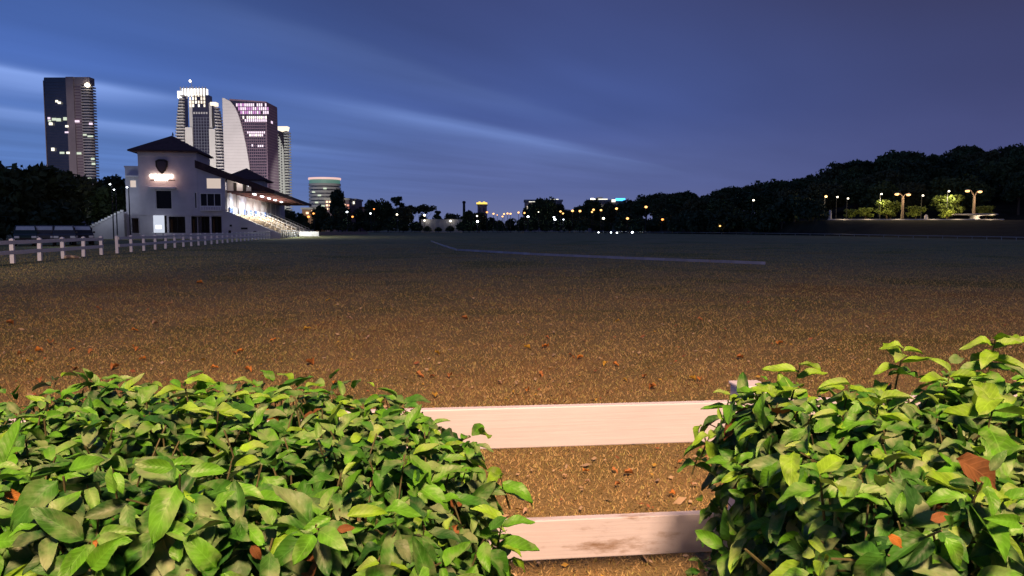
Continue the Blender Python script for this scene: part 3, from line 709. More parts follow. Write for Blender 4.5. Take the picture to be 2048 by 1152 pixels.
def slim_tower():
    Y = 720.0; rf = 320; X = lambda p: xs(p, Y, rf) - c; Z = lambda q: zs(q, Y)
    c = xs(567, Y, rf); t = thing('slim_tower', 'slim tower with warm lit crown half hidden by the plum office slab', 'tower', (c, Y, 0))
    MB().prism([(X(548), 0), (X(571), 0), (X(568), Z(300)), (X(563), Z(280)), (X(555), Z(262)), (X(548), Z(258))], -1, 6).build('pale_flank', M['cream'], t)
    MB().box(X(556), X(575), 0, 6, 0, Z(262)).build('glass_block', M['dglass'], t)
    MB().prism([(X(552), Z(258)), (X(553), Z(253)), (X(577), Z(253)), (X(575), Z(261)), (X(566), Z(264))], -1.5, 6).build('crown', M['crownwarm'], t)
    mb = MB()
    for q in np.arange(266, 450, 5.5): mb.slab([(X(570)-.0, -2), (X(577), -1.6), (X(579.5), 3), (X(579.5), 5.5), (X(570), 5.5)], Z(q)-.6, Z(q)+.75)
    mb.build('balcony_slabs', M['slabedge'], t, kind='stuff')
    mb = MB()
    for q in np.arange(272, 450, 5.5):
        mb.box(X(558), X(560), -1.25, -1.01, Z(q)-.6, Z(q)+.8).box(X(563), X(565), -1.25, -1.01, Z(q+8)-.6, Z(q+8)+.8)
    mb.build('slot_windows', M['dglass'], t, kind='stuff')
slim_tower()
def round_office():
    Y = 430.0; rf = 380; X = lambda p: xs(p, Y, rf) - c; Z = lambda q: zs(q, Y)
    c = xs(642, Y, rf); r = X(674); t = thing('round_office', 'round pale office block of stacked floors with green lit top storey', 'office block', (c, Y, 0))
    MB().lathe([(r*.93, 0), (r*.93, Z(366))], 40, 0, r).build('glazing', M['dglass'], t)
    q = 366.0; k = 0
    while q < 452:
        MB().lathe([(r, Z(q)-1.3), (r, Z(q)+.0)], 40, 0, r).build('floor_band', M['cream'], t); q += 7.2
    MB().lathe([(r*.96, Z(365.8)), (r*.96, Z(358))], 40, 0, r).build('top_storey', emit('green_lit_storey', (.10, .42, .30), .32), t)
    MB().lathe([(r*1.02, Z(357.8)), (r*1.02, Z(354))], 40, 0, r).build('parapet', emit('lit_parapet', (1, .62, .56), .85), t)
    for a, q in ((-.5, 384), (-.1, 391), (.25, 377), (.55, 398), (-.3, 405), (.1, 412)):
        x = r*math.sin(a)*1.0; y = r - r*math.cos(a)*1.0
        MB().box(x-.9, x+.9, y-.35, y-.02, Z(q+1.4), Z(q-1.4)).build('window', M['lg'], t)
round_office()
def low_block(name, label, px0, px1, top, Y, body, wins, roof=None, base=450):
    rf = top; X = lambda p: xs(p, Y, rf) - c; Z = lambda q: zs(q, Y); c = xs((px0+px1)/2, Y, rf)
    t = thing(name, label, 'building', (c, Y, 0)); MB().box(X(px0), X(px1), 0, 18, 0, Z(top)).build('wall', body, t)
    MB().box(X(px0)-.5, X(px1)+.5, -.6, 18.5, Z(top)+.02, Z(top)+1.0).build('roof', roof or M['concrete'], t)
    for a, b, q0, q1, m_ in wins: MB().box(X(a), X(b), -.25, -.01, Z(q1), Z(q0)).build('window', m_, t)
    return t
redw = emit('red_orange_window', (1, .34, .20), 1.1); orw = emit('orange_window', (1, .62, .34), 2.0)
ww = []
for a in range(652, 698, 6):
    for q in (402, 409, 416):
        if rnd.random() < .7: ww.append((a, a+4, q, q+3.4, redw if rnd.random() < .6 else orw))
low_block('shop_building', 'low building with red and orange lit windows at the foot of the round office', 650, 698, 400, 400, M['purple'], ww)
low_block('small_block', 'little pale block with pinkish lit windows right of the red lit building', 696, 711, 401, 410, M['pinkstone'], [(698, 702, 403, 407, M['crownwarm']), (705, 709, 403, 408, M['lw'])])
low_block('orange_lit_house', 'small orange lit house below the tip of the stand roof', 604, 634, 419, 400, mat('brown_wall', (.30, .16, .10), .8), [(612, 617, 424, 428, orw), (623, 628, 421, 424, orw)])
low_block('long_low_house', 'long low brown roofed house between the dark trees left of the wispy tree', 700, 742, 417, 420, M['purple'], [(712, 716, 421, 424, orw)], M['rooftile'])
yb = low_block('yellow_crowned_building', 'small tower with glowing yellow crown above the middle trees', 955, 972, 410, 520, M['pinkstone'], [(958, 961, 414, 430, M['purple']), (966, 969, 414, 430, M['purple'])])
def yellow_crown():
    Y = 520; c = xs(963.5, Y, 410); X = lambda p: xs(p, Y, 410)-c; Z = lambda q: zs(q, Y)
    for a, b, q0, q1 in ((953, 974, 405, 409.2), (957, 961, 403.5, 405), (966, 970, 403.5, 405)):
        MB().box(X(a), X(b), -1.2, 6, Z(q1)+.35, Z(q0)).build('crown', emit('yellow_crown_light', (1, .66, .10), 1.5), yb)
yellow_crown()
low_block('white_lit_block', 'building with two white lit rooftop panels behind the bushy dark tree', 1050, 1124, 403, 420, M['pinkstone'],
          [(1058, 1070, 400.6, 404, M['lw']), (1101, 1117, 398, 401.5, M['lw']), (1054, 1060, 412, 418, M['crownwarm']), (1060, 1066, 408, 414, M['crownwarm']), (1103, 1114, 404, 407, M['slabedge'])])
wl = low_block('long_roofed_building', 'building with long white lit roof edge and bright blue roof panel at right', 1178, 1252, 403, 430, M['pinkstone'],
          [(1181, 1188, 396.5, 402.5, M['lampwhite']), (1188, 1215, 397.5, 400.5, M['lw']), (1201, 1204, 410, 413, M['lw']), (1207, 1210, 410, 413, M['lw'])])
def blue_sign():
    Y = 430; c = xs(1215, Y, 403); X = lambda p: xs(p, Y, 403)-c; Z = lambda q: zs(q, Y)
    MB().box(X(1231), X(1250), -.8, -.3, Z(401.5), Z(396.5)).build('roof_panel', emit('blue_panel_light', (.06, .42, 1), 3.0), wl, label='glowing blue roof panel')
    MB().box(X(1223), X(1230.5), -.8, -.3, Z(404), Z(399)).build('roof_panel', M['lw'], wl, label='white lit roof panel')
    MB().box(X(1196), X(1206), 2, 8, Z(398), Z(394)).build('plant_room', M['concrete'], wl)
blue_sign()
def mast():
    p = P(928, 402, 500); t = thing('dark_mast', 'thin dark chimney mast rising over the trees left of the yellow crown', 'mast', (p.x, 500, 0))
    MB().tube((0, 0, 0), (0, 0, p.z), 1.1, .75, 10).build('shaft', M['dark'], t); MB().tube((0, 0, p.z-1.5), (0, 0, p.z-.3), 1.1, 1.1, 10).build('collar', M['dark'], t)
mast()
def far_wall():
    Y = 316; a, b = P(842, 437, Y), P(926, 437, Y); n = 12
    t = thing('boundary_wall', 'low pale boundary wall lit by white lamps beyond the field in the middle', 'wall', ((a.x+b.x)/2, Y, 0)); w = (b.x-a.x)/n
    for i in range(n): MB().box(-w*n/2+i*w+.02, -w*n/2+(i+1)*w-.02, 0, .3, 0, a.z-.5).build('panel', M['concrete'], t)
    MB().box(-w*n/2, w*n/2, -.08, .38, a.z-.5, a.z-.3).build('coping', M['concrete'], t)
    for px in (853, 902): lamp('POINT', P(px, 440.5, 314.5), 70, (1, .93, .80), size=.3)
far_wall()
def corner_house():
    Y = 128; X = lambda p: xs(p-85, Y, 320)-c; Z = lambda q: zs(q, Y); c = xs(-125, Y, 320)
    t = thing('gabled_house', 'dark sloping house roof corner poking in at the far left edge', 'house', (c, Y, 0))
    MB().box(X(-96), X(14), .5, 9, 0, Z(334)).build('wall', M['concrete'], t)
    MB().prism([(X(-102), Z(336)), (X(-40), Z(276)), (X(24), Z(336)), (X(24), Z(332)), (X(-40), Z(271)), (X(-102), Z(332))], -.6, 10).build('roof', M['rooftile'], t)
    MB().prism([(X(-96), Z(334)+.01), (X(14), Z(334)+.01), (X(-40), Z(281))], .5, 9).build('gable', M['concrete'], t)
corner_house()
# floodlights that wash the pale towers
def flood(px, Yt, zc, dY, power, col, ang, off=15):
    tx = P(px, 300, Yt).x; lamp('SPOT', (tx + off, Yt - dY, 22), power, col, target=(tx, Yt, zc), size=1.5, angle=ang, blend=.6, name='tower_floodlight')
flood(472, 640, 70, 150, FL*1.15, (1, .92, .88), 48)
flood(540, 640, 60, 110, FL*.35, (1, .74, .82), 60, 130)  # added pinkish fill spot to brighten the plum side
flood(398, 760, 70, 150, FL*.95, (1, .93, .85), 48)
flood(565, 720, 50, 150, FL*.9, (.92, 1, .86), 30, 75)
flood(170, 800, 80, 170, FL*.5, (1, .86, .82), 44)
flood(630, 430, 18, 90, FL*.10, (1, .95, .75), 44)
# ---------------------------------------------------------------- rail fences of the field
def fence_line_x(Y): return -16.68 - .177*Y
PIT = 2.9; FANG = math.atan2(1, -.177)           # direction of the fence
FROT = FANG - R(90)
def post_mesh():
    mb = MB(); mb.box(-.085, .085, -.085, .085, -.1, 1.10); mb.add([(-.1,-.1,1.10),(.1,-.1,1.10),(.1,.1,1.10),(-.1,.1,1.10),(0,0,1.16)], [(0,3,2,1),(0,1,4),(1,2,4),(2,3,4),(3,0,4)])
    return mb.mesh('post', M['white'])
POST = post_mesh()
def rail_mesh(L): return MB().box(-.025, .025, 0, L, -.088, .088).mesh('rail', M['white'])
FR = {}
def fence(Y0, n, label):
    L = PIT*math.sqrt(1+.177**2)
    if 'r' not in FR: FR['r'] = rail_mesh(L - .002)
    t = thing('rail_fence', label, 'fence', (fence_line_x(Y0), Y0, 0), FROT, 'white rail fences along the grandstand side')
    for i in range(n):
        o = put('post', POST, t, loc=(0, i*L, 0)); o.rotation_euler = (rnd.gauss(0, .012), rnd.gauss(0, .018), 0)
        if i < n-1:
            for z in (.97, .50):
                q = put('rail', FR['r'], t, loc=(.10 if False else .111, i*L + .001, z)); q.rotation_euler = (rnd.gauss(0, .004), 0, 0)
fence(47.2 - 2.9*7, 8, 'white two rail fence at the left edge ending at the open gap')
fence(50.1, 44, 'long white two rail fence running from the gap past the grandstand')
def tan_log():
    p = Gd(143, 517); t = thing('sack', 'pale tan sack lying on the grass beside the white fence posts', 'sack', p, R(12), None, (.6, .6, .62))
    mb = MB(); prof = [(-.62, .05), (-.55, .12), (-.3, .17), (.05, .15), (.35, .13), (.55, .11), (.66, .05)]; n = 10
    for x, r in prof: mb.v += [(x, r*1.3*math.cos(2*math.pi*i/n), max(0.0, r + r*math.sin(2*math.pi*i/n)) + .0) for i in range(n)]
    for k in range(len(prof)-1): mb.f += [(k*n+i, (k+1)*n+i, (k+1)*n+(i+1)%n, k*n+(i+1)%n) for i in range(n)]
    mb.f += [tuple(range(n)), tuple(range(len(prof)*n-1, (len(prof)-1)*n-1, -1))]
    mb.build('cloth', mat('tan_sackcloth', (.55, .42, .27), .9, var=.2, scale=6, bump=.3, bscale=14), t, True)
    MB().lathe([(.05, 0), (.035, .04), (.06, .08)], 8).build('tied_neck', M['white'], t, loc=(.70, 0, .03))
tan_log()
# low sideboards lying along the field
def sideboards():
    pts = [Gd(862, 483), Gd(885, 492), Gd(915, 501.5), Gd(1060, 510), Gd(1250, 518.5), Gd(1420, 525), Gd(1530, 529.5)]
    t = thing('sideboard_line', 'long low line of bluish white boards edging the dark field', 'sideboards', pts[0])
    bm_ = mat('weathered_white_board', (.25, .28, .33), .7, var=.45, scale=.5); seg = {}
    for a, b in zip(pts[:-1], pts[1:]):
        d = b - a; L = d.length; n = max(1, round(L/3.0)); ln = L/n; ang = math.atan2(d.y, d.x)
        for i in range(n):
            p = a + d*(i/n) - pts[0]; key = round(ln, 2)
            if key not in seg: seg[key] = MB().box(.01, ln-.01, -.02, .02, .0, .135).mesh('board', bm_)
            o = put('board', seg[key], t, loc=p + Vector((0, rnd.uniform(-.03, .03), 0))); o.rotation_euler = (rnd.gauss(-.18, .12), 0, ang + rnd.gauss(0, .01))
            if i % 2 == 0: put('stake', STAKE, t, loc=p + Vector((0, .10, 0)))
STAKE = MB().box(-.02, .02, -.02, .02, 0, .12).mesh('stake', M['metal'])
sideboards()
def end_board():
    Y = 150; a, b = P(598, 462, Y), P(638, 462, Y); z1 = P(618, 463, Y).z
    t = thing('white_board', 'white board standing on the lit grass at the end of the grandstand fence', 'board', ((a.x+b.x)/2, Y, 0)); w = (b.x-a.x)/2
    for i in range(3): MB().box(-w+i*w*2/3+.015, -w+(i+1)*w*2/3-.015, -.04, .04, .1, z1).build('panel', M['white'], t)
    for x in (-w+.1, 0, w-.1): MB().box(x-.04, x+.04, .045, .12, 0, z1).build('stake', M['metal'], t)
    lamp('POINT', P(606, 452, 147), 300, (.85, .95, 1), size=.2)
end_board()
def low_wall():
    a, b = P(640, 465, 190), P(735, 467, 215)
    d = b - a; t = thing('low_wall', 'long low dark wall right of the white board at the far field corner', 'wall', (a.x, a.y, 0), math.atan2(d.y, d.x)); L = math.hypot(d.x, d.y); n = 8
    for i in range(n): MB().box(i*L/n+.02, (i+1)*L/n-.02, -.1, .1, 0, .62).build('panel', M['pinkstone'], t)
    MB().box(0, L, -.16, .16, .62, .70).build('coping', M['concrete'], t)
low_wall()
def running_rail():
    pts = []
    for px in np.linspace(736, 2060, 46): Y = edge_y(px) - 3; pts.append(Vector(((px-1024)/FPX*Y, Y, 0)))
    t = thing('running_rail', 'faint low white rail along the far edge of the dark field', 'rail', pts[0])
    pm = MB().tube((0, 0, -.1), (0, 0, .42), .03, n=5).mesh('post', M['metal'])
    for a, b in zip(pts[:-1], pts[1:]):
        q = a - pts[0]; MB().tube(q + Vector((0, 0, .45)), b - pts[0] + Vector((0, 0, .45)), .045, n=5).build('rail', M['metal'], t)
        put('post', pm, t, loc=q)
running_rail()

# ---------------------------------------------------------------- parked vans, seen from the front
paint = [mat('dark_green_paint', (.02, .045, .04), .6, var=.1, spec=.3), mat('pale_grey_paint', (.07, .072, .075), .6, var=.1, spec=.3), mat('mid_grey_paint', (.045, .05, .055), .6, var=.1), mat('grey_car_paint', (.025, .028, .03), .6, var=.1, spec=.3)]
rubber = mat('tyre_rubber', (.02, .02, .02), .9, var=.2); wind = mat('painted_reflection_glass', (.62, .70, .68), .3, var=.12, scale=2, spec=1.0); hlm = mat('headlight_lens', (.75, .78, .8), .1, var=.05, spec=.8)  # windscreens coloured pale in place of a sky reflection
def van(px, Y, pm, label):
    p = P(px, 457, Y); t = thing('parked_van', label, 'van', (p.x, Y, 0), R(31 + rnd.uniform(-3, 3)), 'vans parked behind the white fence')
    prof = [(-.05, .35), (-.05, .80), (.10, 1.00), (1.0, 1.15), (1.85, 1.82), (2.2, 1.90), (4.3, 1.90), (4.6, 1.75), (4.75, .95), (4.75, .35)]   # side view: length, height
    n = len(prof); mb = MB()
    for sx in (-1, 1):
        for (y, z) in prof: mb.v.append((sx*(.92 if z < 1.2 else .80), y, z))
    mb.f += [tuple(range(n)), tuple(range(2*n-1, n-1, -1))] + [(i, i+n, (i+1)%n+n, (i+1)%n) for i in range(n)]
    mb.build('body', pm, t, bevel=.06)
    MB().add([(-.76, 1.36, 1.46), (.76, 1.36, 1.46), (.70, 1.80, 1.80), (-.70, 1.80, 1.80), (-.76, 1.40, 1.44), (.76, 1.40, 1.44), (.70, 1.84, 1.78), (-.70, 1.84, 1.78)], [(0,1,2,3),(7,6,5,4),(0,4,5,1),(1,5,6,2),(2,6,7,3),(3,7,4,0)]).build('windscreen', wind, t)
    for sx in (-1, 1):
        MB().box(sx*.905-.012, sx*.905+.012, 1.6, 4.2, 1.22, 1.70).build('side_window', M['pane'], t)
        MB().box(sx*.66-.2, sx*.66+.2, -.10, .02, .72, .92).build('headlight', hlm, t, bevel=.03)
        MB().box(sx*1.02-.09, sx*1.02+.09, 1.15, 1.27, 1.15, 1.33).build('mirror', pm, t, bevel=.03)
        for y in (.85, 3.85):
            w = MB().tube((sx*.74, y, .34), (sx*.95, y, .34), .34, n=20).build('wheel', rubber, t); MB().tube((sx*.93, y, .34), (sx*.97, y, .34), .2, n=14).build('rim', M['metal'], w)
    MB().box(-.42, .42, -.10, -.04, .58, .74).build('grille', M['dark'], t); MB().box(-.26, .26, -.12, -.09, .42, .53).build('number_plate', M['white'], t)
for px, Y, k, lab in [(50, 70, 0, 'dark green van parked behind the white fence, first from the left edge'), (88, 71, 1, 'pale grey van parked behind the fence between the dark green and darker grey vans'), (128, 71, 2, 'mid grey van parked behind the fence right of the pale grey van'), (166, 74, 3, 'nearly black van parked near the foot of the white stepped stair')]:
    van(px, Y, paint[k], lab)

# ---------------------------------------------------------------- lamps in the distance
GLOBE = {}
def globe(mt):
    if mt not in GLOBE:
        bm = bmesh.new(); bmesh.ops.create_icosphere(bm, subdivisions=2, radius=1.0); me = bpy.data.meshes.new('lamp_globe'); bm.to_mesh(me); bm.free(); me.materials.append(M[mt]); me.shade_smooth(); GLOBE[mt] = me
    return GLOBE[mt]
POLE = MB().tube((0, 0, -.1), (0, 0, 1), 1.0, .75, 8).mesh('pole', M['darkpole'])
BRK = MB().tube((0, 0, 0), (0, -1, .0), .5, .5, 6).mesh('bracket', M['darkpole'])
def street_lamp(px, py, Y, rpx, mt, label, group, zg=None, kind_='street_lamp'):
    p = P(px, py, Y); zg = (hillz(px, Y) if px > 1200 else 0) if zg is None else zg
    t = thing(kind_, label, 'street lamp' if kind_ == 'street_lamp' else 'ground light', (p.x, Y, zg), 0, group)
    h = max(.15, p.z - zg); r = rpx*Y/FPX
    o = put('pole', POLE, t, loc=(0, .35+r, 0)); o.scale = (.09, .09, h)
    b = put('bracket', BRK, t, loc=(0, .4+r, h)); b.scale = (.12, .4+r*.5, .12)
    g = put('lamp_globe', globe(mt), t, loc=(0, 0, h)); g.scale = (r, r, r*.8)
A = 'warm street lamps along the road beyond the field'
for px, py, r, k, lab in [
    (987, 427.5, 2.4, 'lampwarm', 'warm lamp just right of the yellow crowned building'), (994.5, 430, 1.3, 'lampwarm', 'faint small warm lamp right beside the first warm lamp'), (974, 424.5, 2.6, 'lamporange', 'orange lamp under the yellow crowned building'),
    (1008, 428, 2.3, 'lampwarm', 'warm lamp at left end of the middle lamp cluster'), (1005, 433, 2.2, 'lampwarm', 'low warm lamp at left end of the middle lamp cluster'), (1015, 427, 2.4, 'lampwarm', 'warm lamp second in the middle lamp cluster'),
    (1021, 427.5, 2.5, 'lampwarm', 'warm lamp third in the middle lamp cluster, over a lit pole'), (1037, 425, 2.5, 'lampwarm', 'warm lamp between the lamp cluster and the white lit block'), (1049, 426, 2.4, 'lampwarm', 'warm lamp at the left foot of the white lit block'),
    (1056, 433.5, 2.6, 'lampcool', 'white lamp low under the left end of the white lit block'), (1077, 424, 1.3, 'lampwhite', 'tiny white lamp in front of the bushy tree'), (1121, 423, 2.6, 'lampwarm', 'upper warm lamp of the pair right of the white lit block'),
    (1126, 427, 2.3, 'lampwarm', 'lower warm lamp of the pair right of the white lit block'), (1108, 434.5, 2.2, 'lampcool', 'upper white lamp below the white lit block'), (1110, 439.3, 2.6, 'lampcool', 'lower white lamp below the white lit block'), (1127, 439, 1.3, 'lampcool', 'tiny white lamp right of the two low white lamps'),
    (1145, 421.7, 3.2, 'lampwarm', 'big warm lamp, left of the equal pair against dark trees'), (1160, 422.2, 3.2, 'lampwarm', 'big warm lamp, right of the equal pair against dark trees'), (1187, 419.5, 2.9, 'lampwarm', 'warm lamp below the left end of the long white roof'), (1184, 424, 2.3, 'lampwarm', 'smaller warm lamp just under the lamp below the long white roof'),
    (1202, 420.3, 2.9, 'lampwarm', 'warm lamp under the middle of the long white roof'), (1233, 417.2, 3.3, 'lampwarm', 'big warm lamp under the blue roof panel'), (1207, 436.8, 3.1, 'lampwhite', 'pale lamp low in the trees under the long white roof'),
    (617, 433.5, 3.4, 'lamporange', 'orange lamp under the tip of the grandstand roof'), (627, 427, 2.6, 'lamporange', 'orange lamp beside the small lit house near the stand'), (705, 433.5, 2.6, 'lamporange', 'orange lamp in the trees right of the red lit building'), (694, 424, 2.2, 'lampcool', 'cool white lamp under the red lit building'),
    (741, 427, 1.9, 'lampcool', 'cool white lamp in the trees left of the wispy tree'), (748, 418, 1.8, 'lamporange', 'small orange lamp left of the wispy tree'), (794, 429, 2.4, 'lampwhite', 'white lamp in front of the trunk of the wispy tree'), (849, 430.5, 3.0, 'lampwhite', 'white lamp above the left part of the pale boundary wall'),
    (849, 441, 2.4, 'lampwhite', 'white lamp right on the left part of the pale boundary wall'), (901, 442, 2.8, 'lampwhite', 'white lamp on the right part of the pale boundary wall'), (954, 432, 2.0, 'lampwhite', 'white lamp below the tree left of the yellow crown'), (955, 443, 2.9, 'lampcool', 'low cool lamp left of the middle lamp cluster')]:
    street_lamp(px, py, 302 if py > 420 else 306, r*.82, k, lab, A)
for px, py, r, k, lab in [(1255, 437, 3.2, 'lampwarm', 'warm lamp at the left foot of the wooded hill'), (1292, 414, 3.3, 'lampwarm', 'warm lamp on a curved pole on the wooded hillside'), (1325, 439, 3.0, 'lamporange', 'single deep orange lamp in the dark trees at the hill foot'), (1507, 400.5, 2.4, 'lampwhite', 'lone white lamp high in the dark trees of the hill'), (1440, 452, 2.2, 'lampwarm', 'small warm lamp low in the bushes at the hill foot')]:
    street_lamp(px, py, edge_y(px) + 2.5, r*.85, k, lab, 'lamps at the foot of the wooded hill')
for px, py, r in [(1197, 464.8, 1.5), (1222, 465, 1.8), (1234, 466, 2.0), (1264.5, 464.6, 2.6)]:
    lab = {1197: 'faintest of four white ground lights on the far field edge', 1222: 'small white ground light left of the close pair at the field edge', 1234: 'white ground light right of the close pair at the field edge', 1264.5: 'brightest of four white ground lights on the far field edge'}[px]
    street_lamp(px, py, edge_y(px) - 6, r*.8, 'lampcool', lab, 'white ground lights on the far field edge', 0.0, 'ground_light')
for px, py, r, lab in [(220, 368.5, 2.2, 'upper white lamp in the tree left of the grandstand'), (228, 379.5, 2.0, 'white lamp just under the upper one left of the grandstand'), (254, 374.5, 2.2, 'white lamp beside the left corner of the grandstand')]:
    street_lamp(px, py, 111, r*.75, 'lampcool', lab, 'white lamps left of the grandstand', 0)
lamp('POINT', P(190, 402, 116.5), 200, (.78, .86, 1), size=.3); lamp('POINT', P(222, 396, 116.5), 90, (.78, .86, 1), size=.3)
lamp('POINT', P(120, 440, 66), 60, (.8, .95, 1), size=.3)

# ---------------------------------------------------------------- lit terrace on the right
TY = 180.0
M['lamppole'] = mat('brown_lamp_pole', (.15, .12, .10), .8, var=.2)
def terrace():
    a, b = P(1656, 438, TY), P(2008, 438, TY); L = b.x - a.x
    zc = a.z
    t = thing('terrace_parapet', 'long low lit parapet along the terrace edge below the wooded hill', 'parapet', (a.x, TY, 0)); n = 16
    for i in range(n):
        MB().box(i*L/n+.02, (i+1)*L/n-.02, 0, .3, 1.0, zc-.36).build('panel', mat('parapet_panel', (.12, .06, .05), .8, var=.2) if i == 0 else bpy.data.materials['parapet_panel'], t)
        MB().box(i*L/n+.01, (i+1)*L/n-.01, -.08, .42, zc-.36, zc).build('coping', M['cream'], t)
    for px, ptop, r, lab in [(1660.5, 420, .42, 'pale round topped pillar at the left end of the lit parapet'), (1853, 429, .48, 'short pale stone figure post in the middle of the lit parapet')]:
        p = P(px, 438, TY + .7); top = P(px, ptop, TY + .7)
        q = thing('stone_pillar', lab, 'pillar', (p.x, TY + .9, 2.9)); h = top.z - 2.9
        MB().box(-r*1.2, r*1.2, -r*1.2, r*1.2, 0, .35).build('base', M['cream'], q, bevel=.03)
        MB().lathe([(r, .35), (r*.85, h*.55), (r*.9, h*.72), (r*.55, h*.76), (r*.75, h*.88), (r*.3, h)], 12).build('shaft', M['cream'], q, True)
    # double headed lamps
    for px, (hx0, hy0), (hx1, hy1), lab in [(1804.5, (1794, 388), (1817, 389), 'double headed lamp on a thick pale pole in the middle of the terrace'), (1947, (1935, 381.5), (1960, 383), 'double headed lamp behind the stone basin at the right end of the terrace')]:
        Y = 186.0; base = P(px, 430, Y); zg = hillz(px, Y); t = thing('double_lamp', lab, 'street lamp', (base.x, Y, zg), 0, 'double headed lamps on the terrace')
        h = P(px, 392, Y).z - zg
        MB().tube((0, 0, 0), (0, 0, h), .36, .27, 12).build('pole', M['lamppole'], t)
        for hx, hy in ((hx0, hy0), (hx1, hy1)):
            e = P(hx, hy, Y) - Vector((base.x, Y, zg))
            MB().path([(0, 0, h-.2), (e.x*.5, 0, e.z + .1), (e.x, 0, e.z + .25)], [.14, .1, .09], 6).build('arm', M['lamppole'], t)
            hd = MB().lathe([(.25, .10), (.42, .0), (.40, .22), (.2, .34)], 12).build('lamp_head', M['pole'], t, loc=e)
            g = put('lamp_globe', globe('lampwarm'), hd, loc=(0, 0, -.06)); g.scale = (.50, .50, .30)
        lamp('POINT', (base.x, Y - 2.6, zg + h - .6), 900, (1, .66, .34), size=.5)
    B = 'small lamps under the trees behind the terrace'
    for px, py, r, Y, lab in [(1652, 393, 3.6, 186, 'bright warm lamp above the left end of the lit parapet'), (1675, 394, 2.2, 190, 'small white lamp right of the bright one over the parapet'), (1696, 397, 2.2, 190, 'second small white lamp right of the bright one over the parapet'), (1763, 388, 2.3, 190, 'small white lamp left of the middle double headed lamp'), (1846, 391, 2.3, 190, 'small white lamp right of the middle double headed lamp'), (1898, 382.5, 2.4, 190, 'small white lamp left of the double lamp over the basin')]:
        street_lamp(px, py, Y, r*.8, 'lampwarm' if r > 3 else 'lampwhite', lab, B)
    lamp('POINT', P(1655, 397, 184.5), 420, (1, .80, .52), size=.4)
    lamp('POINT', P(1763, 400, 190), 500, (1, .85, .5), size=.3); lamp('POINT', P(1898, 396, 190), 650, (1, .85, .5), size=.3)
    for px in (1690, 1740, 1800, 1870, 1920, 1985): lamp('POINT', P(px, 434, 178.9), 60, (1, .78, .5), size=.2)  # added fill lights without fixtures, brighten the coping
    for px in (1735, 1772, 1826, 1890, 1905): lamp('POINT', P(px, 424, 187.0), 420, (1, .76, .28), size=.3)  # added fill lights without fixtures, brighten the shrubs from the front
    # wide stone basin
    p = P(1949, 438, 183); k = 183/FPX
    t = thing('stone_basin', 'wide flat stone basin on a flared pedestal at the right end of the terrace', 'fountain basin', (p.x, 183, hillz(1949, 183) - .1))
    z0 = p.z - (hillz(1949, 183) - .1)
    MB().lathe([(1.3, 0), (1.25, z0), (.95, z0 + .35), (1.05, z0 + .65), (1.5, z0+.80)], 24).build('pedestal', M['cream'], t, True)
    MB().lathe([(1.4, z0+.78), (3.8, z0+.84), (4.7, z0+.96), (4.8, z0+1.12), (4.6, z0+1.18), (4.3, z0+1.04), (.4, z0+1.0)], 32).build('bowl', M['cream'], t, True)
    lamp('POINT', (p.x, 180.9, p.z + .25), 90, (1, .80, .55), size=.2)
    # shrubs lit by the lamps, glow also put into their colour
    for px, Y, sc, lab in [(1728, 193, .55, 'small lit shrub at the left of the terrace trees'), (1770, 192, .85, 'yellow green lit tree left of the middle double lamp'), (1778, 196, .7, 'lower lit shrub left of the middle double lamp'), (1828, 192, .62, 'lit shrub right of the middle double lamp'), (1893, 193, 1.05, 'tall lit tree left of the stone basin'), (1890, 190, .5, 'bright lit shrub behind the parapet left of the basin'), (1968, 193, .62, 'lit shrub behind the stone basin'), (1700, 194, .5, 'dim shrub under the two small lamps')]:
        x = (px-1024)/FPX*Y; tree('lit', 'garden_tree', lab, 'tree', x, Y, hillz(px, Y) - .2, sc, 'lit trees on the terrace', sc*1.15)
terrace()
# ---------------------------------------------------------------- rail fence in front of the viewer
def near_fence():
    base = P(545, 1000, 2.62); A_ = math.atan(.115)
    # top rail's upper edge runs through (690, 823) and (1400, 806) in the photograph
    p0, p1 = P(690, 823, 2.71), P(1400, 806, 2.71 + .115*1.16)
    ux = Vector((math.cos(A_), math.sin(A_), 0)); zt = (p0.z + p1.z)/2
    t = thing('rail_fence', 'white painted rail fence between the two green hedges', 'fence', (p0.x, p0.y, 0), A_)
    wm, ws = weathered_paint('white_fence_paint', .20), weathered_paint('stained_white_fence_paint', .31)
    S = 2.27; xp = (P(265, 800, 2.66).x - p0.x)/math.cos(A_)
    for k in range(-1, 3):
        x = xp + k*S
        o = MB().box(x-.055, x+.055, .03, .14, -.2, zt+.035).build('post', wm, t, bevel=.006)
        MB().box(x-.06, x+.06, .025, .145, zt+.0352, zt+.05).build('post_cap', wm, o, bevel=.005)
        if k < 2:
            for z, w_ in ((zt, wm), (zt-.425, ws)):
                r = MB().box(x+.002, x+S-.002, -.014, .026, z-.150, z).build('rail', w_, t, bevel=.004)
                for q in (x+.035, x+S-.035):
                    for e in (-.04, -.11): MB().tube((q, -.0175, z+e), (q, -.0135, z+e), .006, n=8).build('nail', M['metal'], r)
